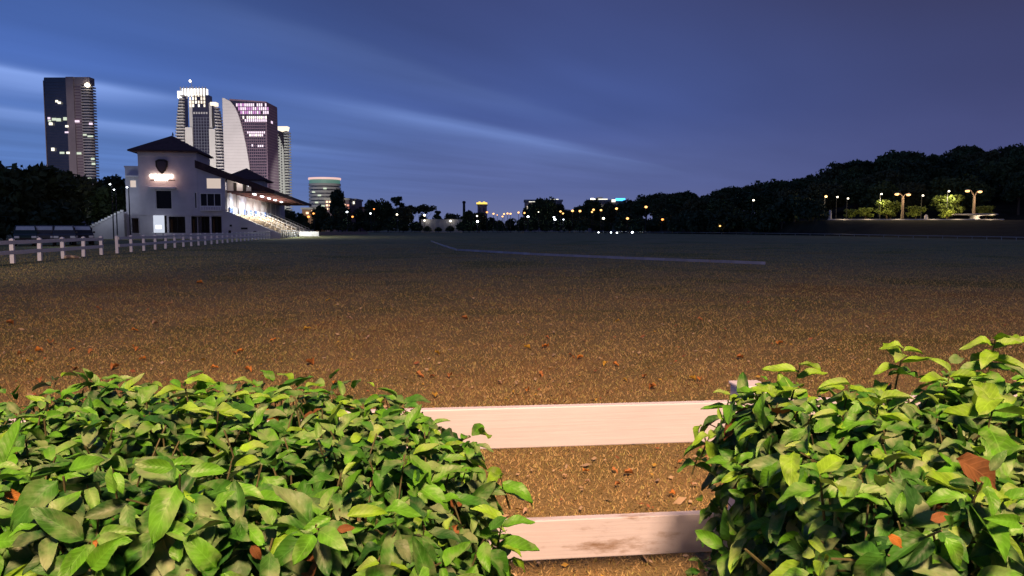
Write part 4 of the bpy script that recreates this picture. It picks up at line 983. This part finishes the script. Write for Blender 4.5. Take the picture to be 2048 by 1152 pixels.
def weathered_paint(name, th):
    m = bpy.data.materials.new(name); m.use_nodes = True; nt = m.node_tree; N, L = nt.nodes, nt.links; b = N['Principled BSDF']
    b.inputs['Roughness'].default_value = .5
    tc = N.new('ShaderNodeTexCoord'); mp = N.new('ShaderNodeMapping'); mp.inputs['Scale'].default_value = (1.5, 6, 5); L.new(tc.outputs['Object'], mp.inputs[0])
    n = N.new('ShaderNodeTexNoise'); n.inputs['Scale'].default_value = 2.2; n.inputs['Detail'].default_value = 7; n.inputs['Roughness'].default_value = .68; L.new(mp.outputs[0], n.inputs['Vector'])
    r = N.new('ShaderNodeValToRGB'); e = r.color_ramp.elements; e[0].position = th; e[0].color = (.24, .18, .13, 1); e[1].position = th+.14; e[1].color = (.54, .55, .60, 1)
    x = e.new(.7); x.color = (.60, .61, .665, 1); L.new(n.outputs['Fac'], r.inputs[0])
    n2 = N.new('ShaderNodeTexNoise'); n2.inputs['Scale'].default_value = 60; n2.inputs['Detail'].default_value = 3; mp2 = N.new('ShaderNodeMapping'); mp2.inputs['Scale'].default_value = (.06, 1, 1.6); L.new(tc.outputs['Object'], mp2.inputs[0]); L.new(mp2.outputs[0], n2.inputs['Vector'])
    bp = N.new('ShaderNodeBump'); bp.inputs['Strength'].default_value = .10; bp.inputs['Distance'].default_value = .01; L.new(n2.outputs['Fac'], bp.inputs['Height']); L.new(bp.outputs[0], b.inputs['Normal'])
    L.new(r.outputs[0], b.inputs['Base Color']); return m
near_fence()

# ---------------------------------------------------------------- hedges of large leaves
def leaf_material(name, col, mottle, rough, trans=.16):
    m = bpy.data.materials.new(name); m.use_nodes = True; nt = m.node_tree; N, L = nt.nodes, nt.links; b = N['Principled BSDF']
    b.inputs['Roughness'].default_value = rough; b.inputs['Specular IOR Level'].default_value = .32
    tc = N.new('ShaderNodeTexCoord'); oi = N.new('ShaderNodeObjectInfo'); geo = N.new('ShaderNodeNewGeometry')
    uv = N.new('ShaderNodeSeparateXYZ'); L.new(tc.outputs['UV'], uv.inputs[0])
    def M_(op, a, c=0.0):
        n = N.new('ShaderNodeMath'); n.operation = op
        for i, v in enumerate((a, c)):
            if isinstance(v, bpy.types.NodeSocket): L.new(v, n.inputs[i])
            else: n.inputs[i].default_value = v
        return n.outputs[0]
    def noise(sc, det):
        n = N.new('ShaderNodeTexNoise'); n.inputs['Scale'].default_value = sc; n.inputs['Detail'].default_value = det; L.new(geo.outputs['Position'], n.inputs['Vector']); return n.outputs['Fac']
    u = M_('ABSOLUTE', M_('SUBTRACT', uv.outputs[0], .5))
    vein = M_('FRACT', M_('ADD', M_('MULTIPLY', uv.outputs[1], 7.0), M_('MULTIPLY', u, -4.2)))
    side = M_('MULTIPLY', M_('LESS_THAN', M_('ABSOLUTE', M_('SUBTRACT', vein, .5)), .09), .55)
    rib = M_('LESS_THAN', u, .022); veins = M_('MAXIMUM', side, rib)
    def ramp(f, a, p, c, q):
        r = N.new('ShaderNodeValToRGB'); e = r.color_ramp.elements; e[0].position, e[1].position = p, q; e[0].color = (*a, 1); e[1].color = (*c, 1); L.new(f, r.inputs[0]); return r.outputs[0]
    def mix(f, a, c):
        n = N.new('ShaderNodeMix'); n.data_type = 'RGBA'
        L.new(f, n.inputs['Factor']); 
        for i, v in ((6, a), (7, c)):
            if isinstance(v, bpy.types.NodeSocket): L.new(v, n.inputs[i])
            else: n.inputs[i].default_value = (*v, 1)
        return n.outputs[2]
    c = ramp(noise(26, 4), tuple(q*.55 for q in col), .32, tuple(min(1, q*1.25) for q in col), .7)
    c = mix(M_('MULTIPLY', veins, .32), c, tuple(min(1, q*1.7 + .03) for q in col))
    if mottle:
        f = N.new('ShaderNodeMapRange'); f.inputs[1].default_value = .5 - mottle*.16; f.inputs[2].default_value = .66 - mottle*.1; L.new(noise(17, 5), f.inputs[0])
        f.inputs[4].default_value = min(.85, .35 + mottle*.45)
        c = mix(f.outputs[0], c, (.31, .37, .19))  # pale mottling mixed over the leaf colour by noise
    L.new(c, b.inputs['Base Color'])
    h = N.new('ShaderNodeBump'); h.inputs['Strength'].default_value = .30; h.inputs['Distance'].default_value = .004; L.new(M_('ADD', M_('MULTIPLY', M_('SINE', M_('MULTIPLY', vein, 3.1416)), .22), M_('MULTIPLY', noise(60, 3), 1.0)), h.inputs['Height']); L.new(h.outputs[0], b.inputs['Normal'])
    if trans:
        t = N.new('ShaderNodeBsdfTranslucent'); L.new(c, t.inputs['Color']); s = N.new('ShaderNodeMixShader'); s.inputs[0].default_value = trans
        L.new(b.outputs[0], s.inputs[1]); L.new(t.outputs[0], s.inputs[2]); L.new(s.outputs[0], N['Material Output'].inputs[0])
    return m
LEAFM = [leaf_material('dark_green_leaf', (.018, .088, .012), .1, .52), leaf_material('green_leaf', (.042, .172, .014), .22, .50), leaf_material('fresh_green_leaf', (.092, .295, .016), .15, .46),
         leaf_material('yellow_green_leaf', (.185, .385, .02), .1, .52), leaf_material('mottled_leaf', (.048, .165, .022), .62, .55), leaf_material('dry_orange_leaf', (.34, .14, .022), 0, .7), leaf_material('brown_dry_leaf', (.17, .075, .022), 0, .8)]
TW = mat('hedge_twig', (.085, .085, .032), .8, var=.35, scale=20)
def leaf_shape(seed, wid=.46, curl=.25, fold=.22, wave=.05):
    g = random.Random(seed); nv, nu = 8, 5; v, uv, f = [], [], []
    for i in range(nv):
        t = i/(nv-1); w = wid*.5*math.sin(math.pi*min(1, t**.82*1.0))**.62*(1 - .12*t) if 0 < t < 1 else (.012 if t == 0 else .004)
        bend = curl*t*t
        for j in range(nu):
            q = (j/(nu-1) - .5)*2
            z = abs(q)*w*fold*2 - bend + wave*math.sin(t*9 + j*1.7 + seed)*abs(q)
            v.append((q*w, t*(1 - .12*curl*t), z)); uv.append((.5 + q*.5, t))
    for i in range(nv-1):
        for j in range(nu-1):
            a = i*nu + j; f.append((a, a+1, a+nu+1, a+nu))
    return np.array(v), np.array(uv), np.array(f)
SHAPES = [leaf_shape(1, .47), leaf_shape(2, .53, .38, .16, .07), leaf_shape(3, .42, .12, .30, .05), leaf_shape(4, .55, .55, .20, .08), leaf_shape(5, .46, -.12, .35, .03), leaf_shape(6, .36, .30, .5, .02)]
LMESH = {}
def leaf_mesh(s, m):
    if (s, m) not in LMESH:
        v, uv, f = SHAPES[s]; LMESH[(s, m)] = np_mesh('leaf', v, f, [LEAFM[m]], None, uv, True)
    return LMESH[(s, m)]
def basis(d, nrm):
    y = d.normalized(); x = y.cross(nrm)
    if x.length < 1e-4: x = y.orthogonal()
    x.normalize(); z = x.cross(y); return x, y, z
CT = np.array([0, 0, CAMH])
def project(p):
    q = p - CT; dep = q[:, 1]*cT - q[:, 2]*sT; up = q[:, 1]*sT + q[:, 2]*cT
    return 512 + FPX/2*q[:, 0]/dep, 288 - FPX/2*up/dep, dep
def hedge(name, label, x0, x1, y0, y1, top, seed, endside, n_shoot, sprigs, bright, dry):
    g = random.Random(seed); leaves = []; tw = MB()
    cx = (x0+x1)/2
    t = thing('hedge', label, 'hedge', (cx, (y0+y1)/2, 0))
    org = Vector((cx, (y0+y1)/2, 0))
    def leaf(p, d, n, s, m, sh=None): leaves.append((p, d, n, s, g.randrange(6) if sh is None else sh, m))
    def pick(young):
        r = g.random()
        if young > .75: return 3 if r < .24 + bright else (2 if r < .8 else 1)
        if young > .4: return 2 if r < .20 + bright else (1 if r < .70 else (4 if r < .80 else 0))
        return 0 if r < .45 else (1 if r < .77 else (4 if r < .955 else (2 if r < .975 else (6 if r < .992 else 5))))
    def shoot(p, n, L, k, size, droop):
        ax = (n*.75 + Vector((g.gauss(0, .35), g.gauss(0, .35), .45 + g.gauss(0, .25)))).normalized()
        pts = [p - ax*.05]; a0 = g.uniform(0, 6.28); u = ax.orthogonal().normalized(); w = ax.cross(u)
        for i in range(k):
            f = (i+.6)/k; q = p + ax*(L*f) + Vector((0, 0, -.15*L*f*f)); pts.append(q)
            a = a0 + i*2.4; rad = u*math.cos(a) + w*math.sin(a)
            d = (rad*(1.0 - .3*f) + ax*(.02 + .38*f) + Vector((0, 0, -droop*(1.15-f*.7))) + n*.30 + Vector((g.gauss(0, .2), g.gauss(0, .2), g.gauss(0, .2)))).normalized()
            nr = (ax*.5 + n*.6 + Vector((0, -.35, .50)) + Vector((g.gauss(0, .28), g.gauss(0, .28), g.gauss(0, .28))))
            s = size*(1.08 - .38*max(0, f-.45)/.55)*g.uniform(.82, 1.2)
            leaf(q + d*.012, d, nr, s, pick(f if f > .5 else g.uniform(0, .5)))
        tw.path(pts[:-1], [.0022]*(len(pts)-1), 4)
    def surf():
        # a point on the top, front or end of the hedge with its normal
        W, D, Hh = x1-x0, y1-y0, .8
        r = g.random()*(W*D + W*Hh + D*Hh*1.2)
        if r < W*D:
            x, y = g.uniform(x0, x1), g.uniform(y0, y1); return Vector((x, y, top(x, y))), Vector((0, -.12, 1))
        if r < W*D + W*Hh:
            x = g.uniform(x0, x1); zt = top(x, y0); z = zt - g.random()*Hh; return Vector((x, y0 - .05*math.sin((zt-z)*2.2), z)), Vector((0, -1, .25))
        y = g.uniform(y0, y1); x = x1 if endside > 0 else x0; zt = top(x - endside*.02, y); z = zt - g.random()*.95
        return Vector((x + endside*.03*math.sin((zt-z)*3), y, z)), Vector((endside, -.1, .2))
    for i in range(n_shoot):
        p, n = surf(); n = n.normalized()
        p = p + Vector((math.sin(p.x*7 + p.y*5)*.03, math.sin(p.z*9 + p.x*6)*.03, math.sin(p.x*9.3 + 1.7)*.012)) - n*g.uniform(.05, .13)
        k = g.randint(5, 7); shoot(p, n, g.uniform(.08, .15), k, (g.uniform(.040, .065) if g.random() < .22 else g.uniform(.064, .104)), g.uniform(.45, 1.4))
    for i in range(int(n_shoot*2.2)):             # leaves deeper inside
        p, n = surf(); p = p - n.normalized()*g.uniform(.10, .26)
        d = Vector((g.gauss(0, 1), g.gauss(0, 1), g.gauss(-.4, .7))).normalized(); leaf(p, d, n + Vector((g.gauss(0, .5), g.gauss(0, .5), g.gauss(0, .5))), g.uniform(.08, .115), 0 if g.random() < .7 else 1)
    for (px, py, Y, L, k, size, yng) in sprigs:   # shoots that stand out above the outline
        p = P(px, py, Y); b = p + Vector((g.uniform(-.03, .03), .02, -L)); ax = (p-b).normalized(); pts = [b + (p-b)*(j/4) for j in range(5)]; tw.path(pts, [.003, .003, .0025, .002, .0012], 5)
        for j in range(k):
            f = (j+1)/k; a = j*2.4 + px; q = b + (p-b)*(.35 + .65*f)
            d = Vector((math.cos(a), math.sin(a)*.7 - .2, .55*f - .25 + g.gauss(0, .15))).normalized()
            leaf(q, d, Vector((g.gauss(0, .25), -.35, 1)), size*(1.1 - .3*f)*g.uniform(.85, 1.15), 3 if f > yng else 2)
    for (px, py, Y, size, m, tilt) in dry:        # dead leaves caught in the hedge
        leaf(P(px, py, Y) - Vector((size*.45, 0, 0)), Vector((1, -.15, tilt)), Vector((.1, -.75, .55)), size, m, g.choice((1, 3)))
    # trunks and main twigs down to the ground
    for i in range(int((x1-x0)/.22)):
        x = x0 + .12 + i*.22 + g.uniform(-.04, .04); y = g.uniform(y0+.3, y1-.3); b = Vector((x, y, 0)); h = top(x, y) - .2
        tw.path([b + Vector((0, 0, -.05)), b + Vector((g.uniform(-.05, .05), g.uniform(-.05, .05), h*.4)), b + Vector((g.uniform(-.1, .1), g.uniform(-.1, .1), h))], [.018, .013, .006], 6)
        for q in range(4):
            z = h*g.uniform(.35, .9); a = g.uniform(0, 6.28); tw.path([b + Vector((0, 0, z)), b + Vector((math.cos(a)*.2, math.sin(a)*.25, z+.18))], [.008, .003], 5)
    tw.v = [(v[0]-org.x, v[1]-org.y, v[2]) for v in tw.v]
    tw.build('twigs', TW, t, kind='stuff')
    # which leaves show largest: a small depth buffer
    P_, idx = [], []; mats = []
    for i, (p, d, n, s, sh, m) in enumerate(leaves):
        x, y, z = basis(d, n); B = np.array([x, y, z]).T * s; mats.append((B, np.array(p)))
        v = SHAPES[sh][0]; q = v[:, None, :] if False else v
        mid = (q[:-1] + q[1:])/2; P_.append(np.concatenate([q, mid]) @ B.T + np.array(p)); idx.append(np.full(len(q)+len(mid), i))
    P_ = np.concatenate(P_); idx = np.concatenate(idx); sx, sy, dep = project(P_)
    gx, gy = (sx/3).astype(int), (sy/3).astype(int); ok = (gx >= 0) & (gx < 342) & (gy >= 0) & (gy < 192) & (dep > .1)
    cell = gy[ok]*342 + gx[ok]; order = np.argsort(-dep[ok]); buf = np.full(342*192, -1); buf[cell[order]] = idx[ok][order]
    cnt = np.bincount(buf[buf >= 0], minlength=len(leaves)); best = np.argsort(-cnt)[:300]; best = set(int(b) for b in best if cnt[b] > 0)
    V, F, UV, MI = [], [], [], []; off = 0
    for i, (p, d, n, s, sh, m) in enumerate(leaves):
        if i in best:
            x, y, z = basis(d, n); o = put('leaf', leaf_mesh(sh, m), t)
            o.matrix_local = Matrix.Translation(p - org) @ Matrix((x, y, z)).transposed().to_4x4() @ Matrix.Scale(s, 4)
            if m in (5, 6): o['label'] = 'dry orange brown leaf'
        else:
            B, pp = mats[i]; v, uv, f = SHAPES[sh]; V.append(v @ B.T + pp - np.array(org)); F.append(f + off); UV.append(uv); MI.append(np.full(len(f), m)); off += len(v)
    me = np_mesh('leaves', np.concatenate(V), np.concatenate(F), LEAFM, np.concatenate(MI), np.concatenate(UV), True)
    put('leaves', me, t, kind='stuff')
    return len(leaves)
def topL(x, y):
    z = 1.085 + .02*math.sin(x*5.1) + .015*math.sin(y*8 + x*3)
    z -= .17*(max(0, x + .32)/.2)**1.3
    return z
def topR(x, y):
    z = 1.105 + .045*smooth(1.15, 1.7, x) + .02*math.sin(x*6 + 1) + .02*math.sin(y*7)
    z -= .10*max(0, (.76 - x)/.17)**1.5 if x < .76 else 0
    return z
hedge('left', 'green broad leaved hedge in front of the white fence, lower one on the left', -2.7, -.11, 1.34, 2.42, topL, 21, 1, 1350,
      [(300, 775, 2.3, .10, 4, .085, .6), (370, 765, 2.25, .14, 4, .105, .3), (500, 790, 2.2, .12, 6, .085, .5), (425, 822, 2.0, .14, 7, .09, .45), (650, 828, 2.2, .12, 5, .10, .5), (90, 800, 2.2, .1, 5, .08, .6), (1000, 950, 2.0, .1, 5, .10, .7), (1005, 1040, 1.75, .12, 5, .10, .8)], -.04, [(545, 824, 2.16, .065, 5, -.3), (200, 1083, 1.33, .028, 5, -.4), (165, 1108, 1.34, .055, 6, .1), (520, 1090, 1.34, .034, 6, -1.6), (25, 985, 1.42, .035, 5, -.2), (690, 1060, 1.36, .03, 6, .3)])
hedge('right', 'taller green broad leaved hedge in front of the white fence on the right', .66, 2.7, 1.24, 2.42, topR, 5, -1, 1150,
      [(1600, 730, 2.2, .12, 4, .11, .3), (1808, 695, 2.2, .14, 8, .085, .25), (1990, 680, 2.1, .16, 9, .10, .35), (1460, 790, 2.3, .08, 4, .075, .6), (1512, 792, 2.36, .07, 5, .085, .5), (1560, 785, 2.36, .07, 5, .085, .5), (1420, 870, 2.3, .08, 5, .09, .5), (1700, 770, 2.1, .12, 6, .10, .4), (1900, 745, 2.1, .12, 6, .10, .4), (1760, 800, 1.9, .12, 6, .11, .4), (1990, 800, 1.7, .12, 6, .12, .4), (1395, 915, 2.35, .06, 4, .08, .5), (1640, 950, 1.5, .1, 4, .11, .5), (1950, 990, 1.3, .1, 4, .13, .6)], .12, [(1968, 918, 1.40, .115, 6, -.45), (1795, 1072, 1.22, .035, 5, -.5), (1590, 918, 1.78, .03, 5, 0), (1880, 1040, 1.24, .035, 6, .4)])

# ---------------------------------------------------------------- grass and fallen leaves
def grass():
    gm = [mat('straw_blade', (.51, .39, .17), .85, var=.2, scale=3, spec=.15), mat('olive_blade', (.40, .37, .125), .8, var=.25, scale=3, spec=.15), mat('brown_blade', (.46, .31, .14), .9, var=.25, scale=3, spec=.1)]
    pos = []
    yy = np.linspace(2.9, 80, 4000); dn = np.minimum(2600, 2600*(5.2/yy)**2.1)*(1.34*yy + 2.4); cdf = np.cumsum(dn); ntot = int(np.sum(dn)*(yy[1]-yy[0])); cdf /= cdf[-1]
    y = np.interp(rng.random(ntot), cdf, yy); pos.append(np.stack([rng.uniform(-1, 1, ntot)*(.67*y + 1.2), y], 1))
    p = np.concatenate(pos)
    clump = np.sin(p[:, 0]*1.7 + np.sin(p[:, 1]*1.1)*1.5)*np.sin(p[:, 1]*1.9 + p[:, 0]*.6) + rng.normal(0, .6, len(p)); n = len(p)
    sc = (np.maximum(p[:, 1], 5)/5)**.42
    hgt = rng.uniform(.008, .026, n)*sc*(1 + .25*clump.clip(-1, 1)); wd = rng.uniform(.0025, .0055, n)*sc
    a = rng.uniform(0, 6.283, n); b = rng.uniform(0, 6.283, n); lean = rng.uniform(.3, 1.6, n)*hgt
    x, y = p[:, 0], p[:, 1]; z0 = np.full(n, -.002)
    q0 = np.stack([x - np.cos(a)*wd, y - np.sin(a)*wd, z0], 1); q1 = np.stack([x + np.cos(a)*wd, y + np.sin(a)*wd, z0], 1); q2 = np.stack([x + np.cos(b)*lean, y + np.sin(b)*lean, hgt], 1)
    v = np.stack([q0, q1, q2], 1).reshape(-1, 3); r = rng.random(n); pt = np.sin(x*.55 + y*.23 + 1.1)*np.sin(y*.42 - x*.2) * .25
    far = np.clip((y-9)/29, 0, 1); mi = np.where(r < (.42 + pt)*(1-.75*far), 0, np.where(r < .74 + pt*.3 + .2*far, 1, 2))
    o = put('grass', np_mesh('grass', v, np.arange(3*n).reshape(-1, 3), gm, mi)); o['kind'] = 'stuff'; o['label'] = 'short dry grass of the field behind the fence'
    # crumbs of dead leaf
    n = 4200; y = 3.0 + 15*rng.random(n)**1.5; x = rng.uniform(-1, 1, n)*(.67*y + 1); s = rng.uniform(.008, .024, n)
    a = rng.uniform(0, 6.283, n); tl = rng.uniform(-.5, .5, (n, 2)); s = np.where(rng.random(n) < .12, s*1.9, s); ca, sa = np.cos(a), np.sin(a)
    L_ = np.stack([ca*s, sa*s, tl[:, 0]*s], 1); W_ = np.stack([-sa*s*.5, ca*s*.5, tl[:, 1]*s], 1); c = np.stack([x, y, rng.uniform(.012, .035, n)], 1)
    v = np.stack([c-L_, c-W_, c+L_, c+W_], 1).reshape(-1, 3); r = rng.random(n)
    lm = [mat('pale_litter', (.50, .38, .22), .8, var=.2), mat('rust_litter', (.34, .13, .05), .8, var=.3), mat('yellow_litter', (.52, .34, .06), .8, var=.2)]
    o = put('leaf_litter', np_mesh('leaf_litter', v, np.arange(4*n).reshape(-1, 4), lm, np.where(r < .5, 0, np.where(r < .74, 1, 2)))); o['kind'] = 'stuff'; o['label'] = 'crumbs of dead leaves strewn over the grass'
grass()
def fallen_leaves():
    fm = [mat('orange_fallen_leaf', (.66, .27, .05), .75, var=.3, scale=14), mat('rust_fallen_leaf', (.46, .20, .06), .8, var=.3, scale=14), mat('yellow_fallen_leaf', (.62, .40, .05), .7, var=.25, scale=14), mat('pale_fallen_leaf', (.48, .34, .22), .8, var=.2, scale=14)]
    sh = [leaf_shape(31, .62, .2, .5, .12), leaf_shape(32, .55, .45, .3, .14), leaf_shape(33, .7, .1, .6, .16)]
    ms = {(i, j): np_mesh('fallen_leaf', sh[i][0] + np.array([0, -.5, 0]), sh[i][2], [fm[j]], None, sh[i][1], True) for i in range(3) for j in range(4)}
    names = ['orange', 'rust brown', 'yellow', 'pale tan']
    spots = [(870, 797, 2, .10), (757, 745, 2, .08), (497, 745, 0, .12), (480, 707, 0, .13), (470, 709, 1, .12), (270, 703, 0, .14), (285, 722, 0, .10), (145, 702, 0, .13), (78, 706, 0, .13), (60, 728, 2, .10), (180, 706, 1, .12), (310, 650, 3, .14), (270, 664, 0, .12), (735, 678, 3, .12), (530, 650, 3, .1), (615, 661, 2, .14), (655, 602, 2, .16), (400, 568, 0, .22), (875, 711, 2, .12), (545, 683, 0, .12), (620, 731, 1, .16), (430, 740, 0, .1), (410, 760, 1, .1), (80, 767, 1, .12), (700, 640, 3, .14), (1235, 644, 2, .12), (1055, 700, 2, .12), (1090, 697, 0, .14), (1095, 677, 1, .1), (1210, 733, 2, .1), (1232, 734, 0, .1), (1250, 763, 2, .09), (1385, 763, 2, .10), (1400, 764, 0, .1), (1083, 753, 1, .1), (1055, 787, 0, .09), (1000, 770, 3, .07), (1215, 790, 3, .07), (1305, 780, 1, .11), (1290, 757, 1, .09), (1145, 716, 1, .12), (1160, 720, 0, .1), (840, 756, 1, .12), (865, 756, 1, .12), (900, 757, 1, .1), (670, 770, 0, .09), (620, 758, 0, .11), (100, 690, 0, .14), (40, 712, 1, .12), (150, 740, 1, .15), (230, 740, 1, .14), (1172, 950, 0, .055), (1230, 948, 1, .06), (1258, 955, 1, .075), (1345, 997, 0, .07), (1050, 985, 1, .075), (1235, 978, 1, .05), (1390, 978, 3, .05), (1050, 1030, 3, .05), (1175, 972, 3, .04), (1130, 960, 3, .04), (1360, 930, 1, .05), (1480, 720, 1, .12), (1560, 690, 0, .14), (1400, 640, 1, .14), (930, 640, 1, .14), (340, 610, 3, .15), (200, 620, 1, .16), (20, 650, 1, .16)]
    for i, (px, py, c, s) in enumerate(spots):
        g_ = Gd(px, py); o = put('fallen_leaf', ms[(i % 3, c)], None); o.location = (g_.x, g_.y, .028 + s*.05)
        o.rotation_euler = (rnd.uniform(-.35, .35), rnd.uniform(-.35, .35), rnd.uniform(0, 6.28)); o.scale = (s*.84,)*3
        where = 'between the two rails of the near fence' if py > 900 else ('on the grass close behind the fence' if py > 740 else ('on the dry grass in the middle of the field' if py > 660 else 'far out on the dim field'))
        tag(o, 'curled %s leaf fallen %s' % (names[c], where), 'fallen leaf', '%s leaves fallen %s' % (names[c], where))
fallen_leaves()

# ---------------------------------------------------------------- the road lamp behind the viewer
def road_lamp():
    x, y, z = ROADLAMP
    t = thing('street_lamp', 'tall street lamp standing on the road behind the hedges', 'street lamp', (x + 1.6, y - .6, 0))
    MB().tube((0, 0, 0), (0, 0, z + .3), .10, .06, 10).build('pole', M['metal'], t)
    MB().path([(0, 0, z+.25), (-.8, .3, z+.5), (-1.4, .5, z+.45)], [.05, .045, .04], 8).build('arm', M['metal'], t)
    MB().box(-1.95, -1.35, .35, .85, z+.30, z+.46).build('lamp_head', M['metal'], t, bevel=.04)
road_lamp()
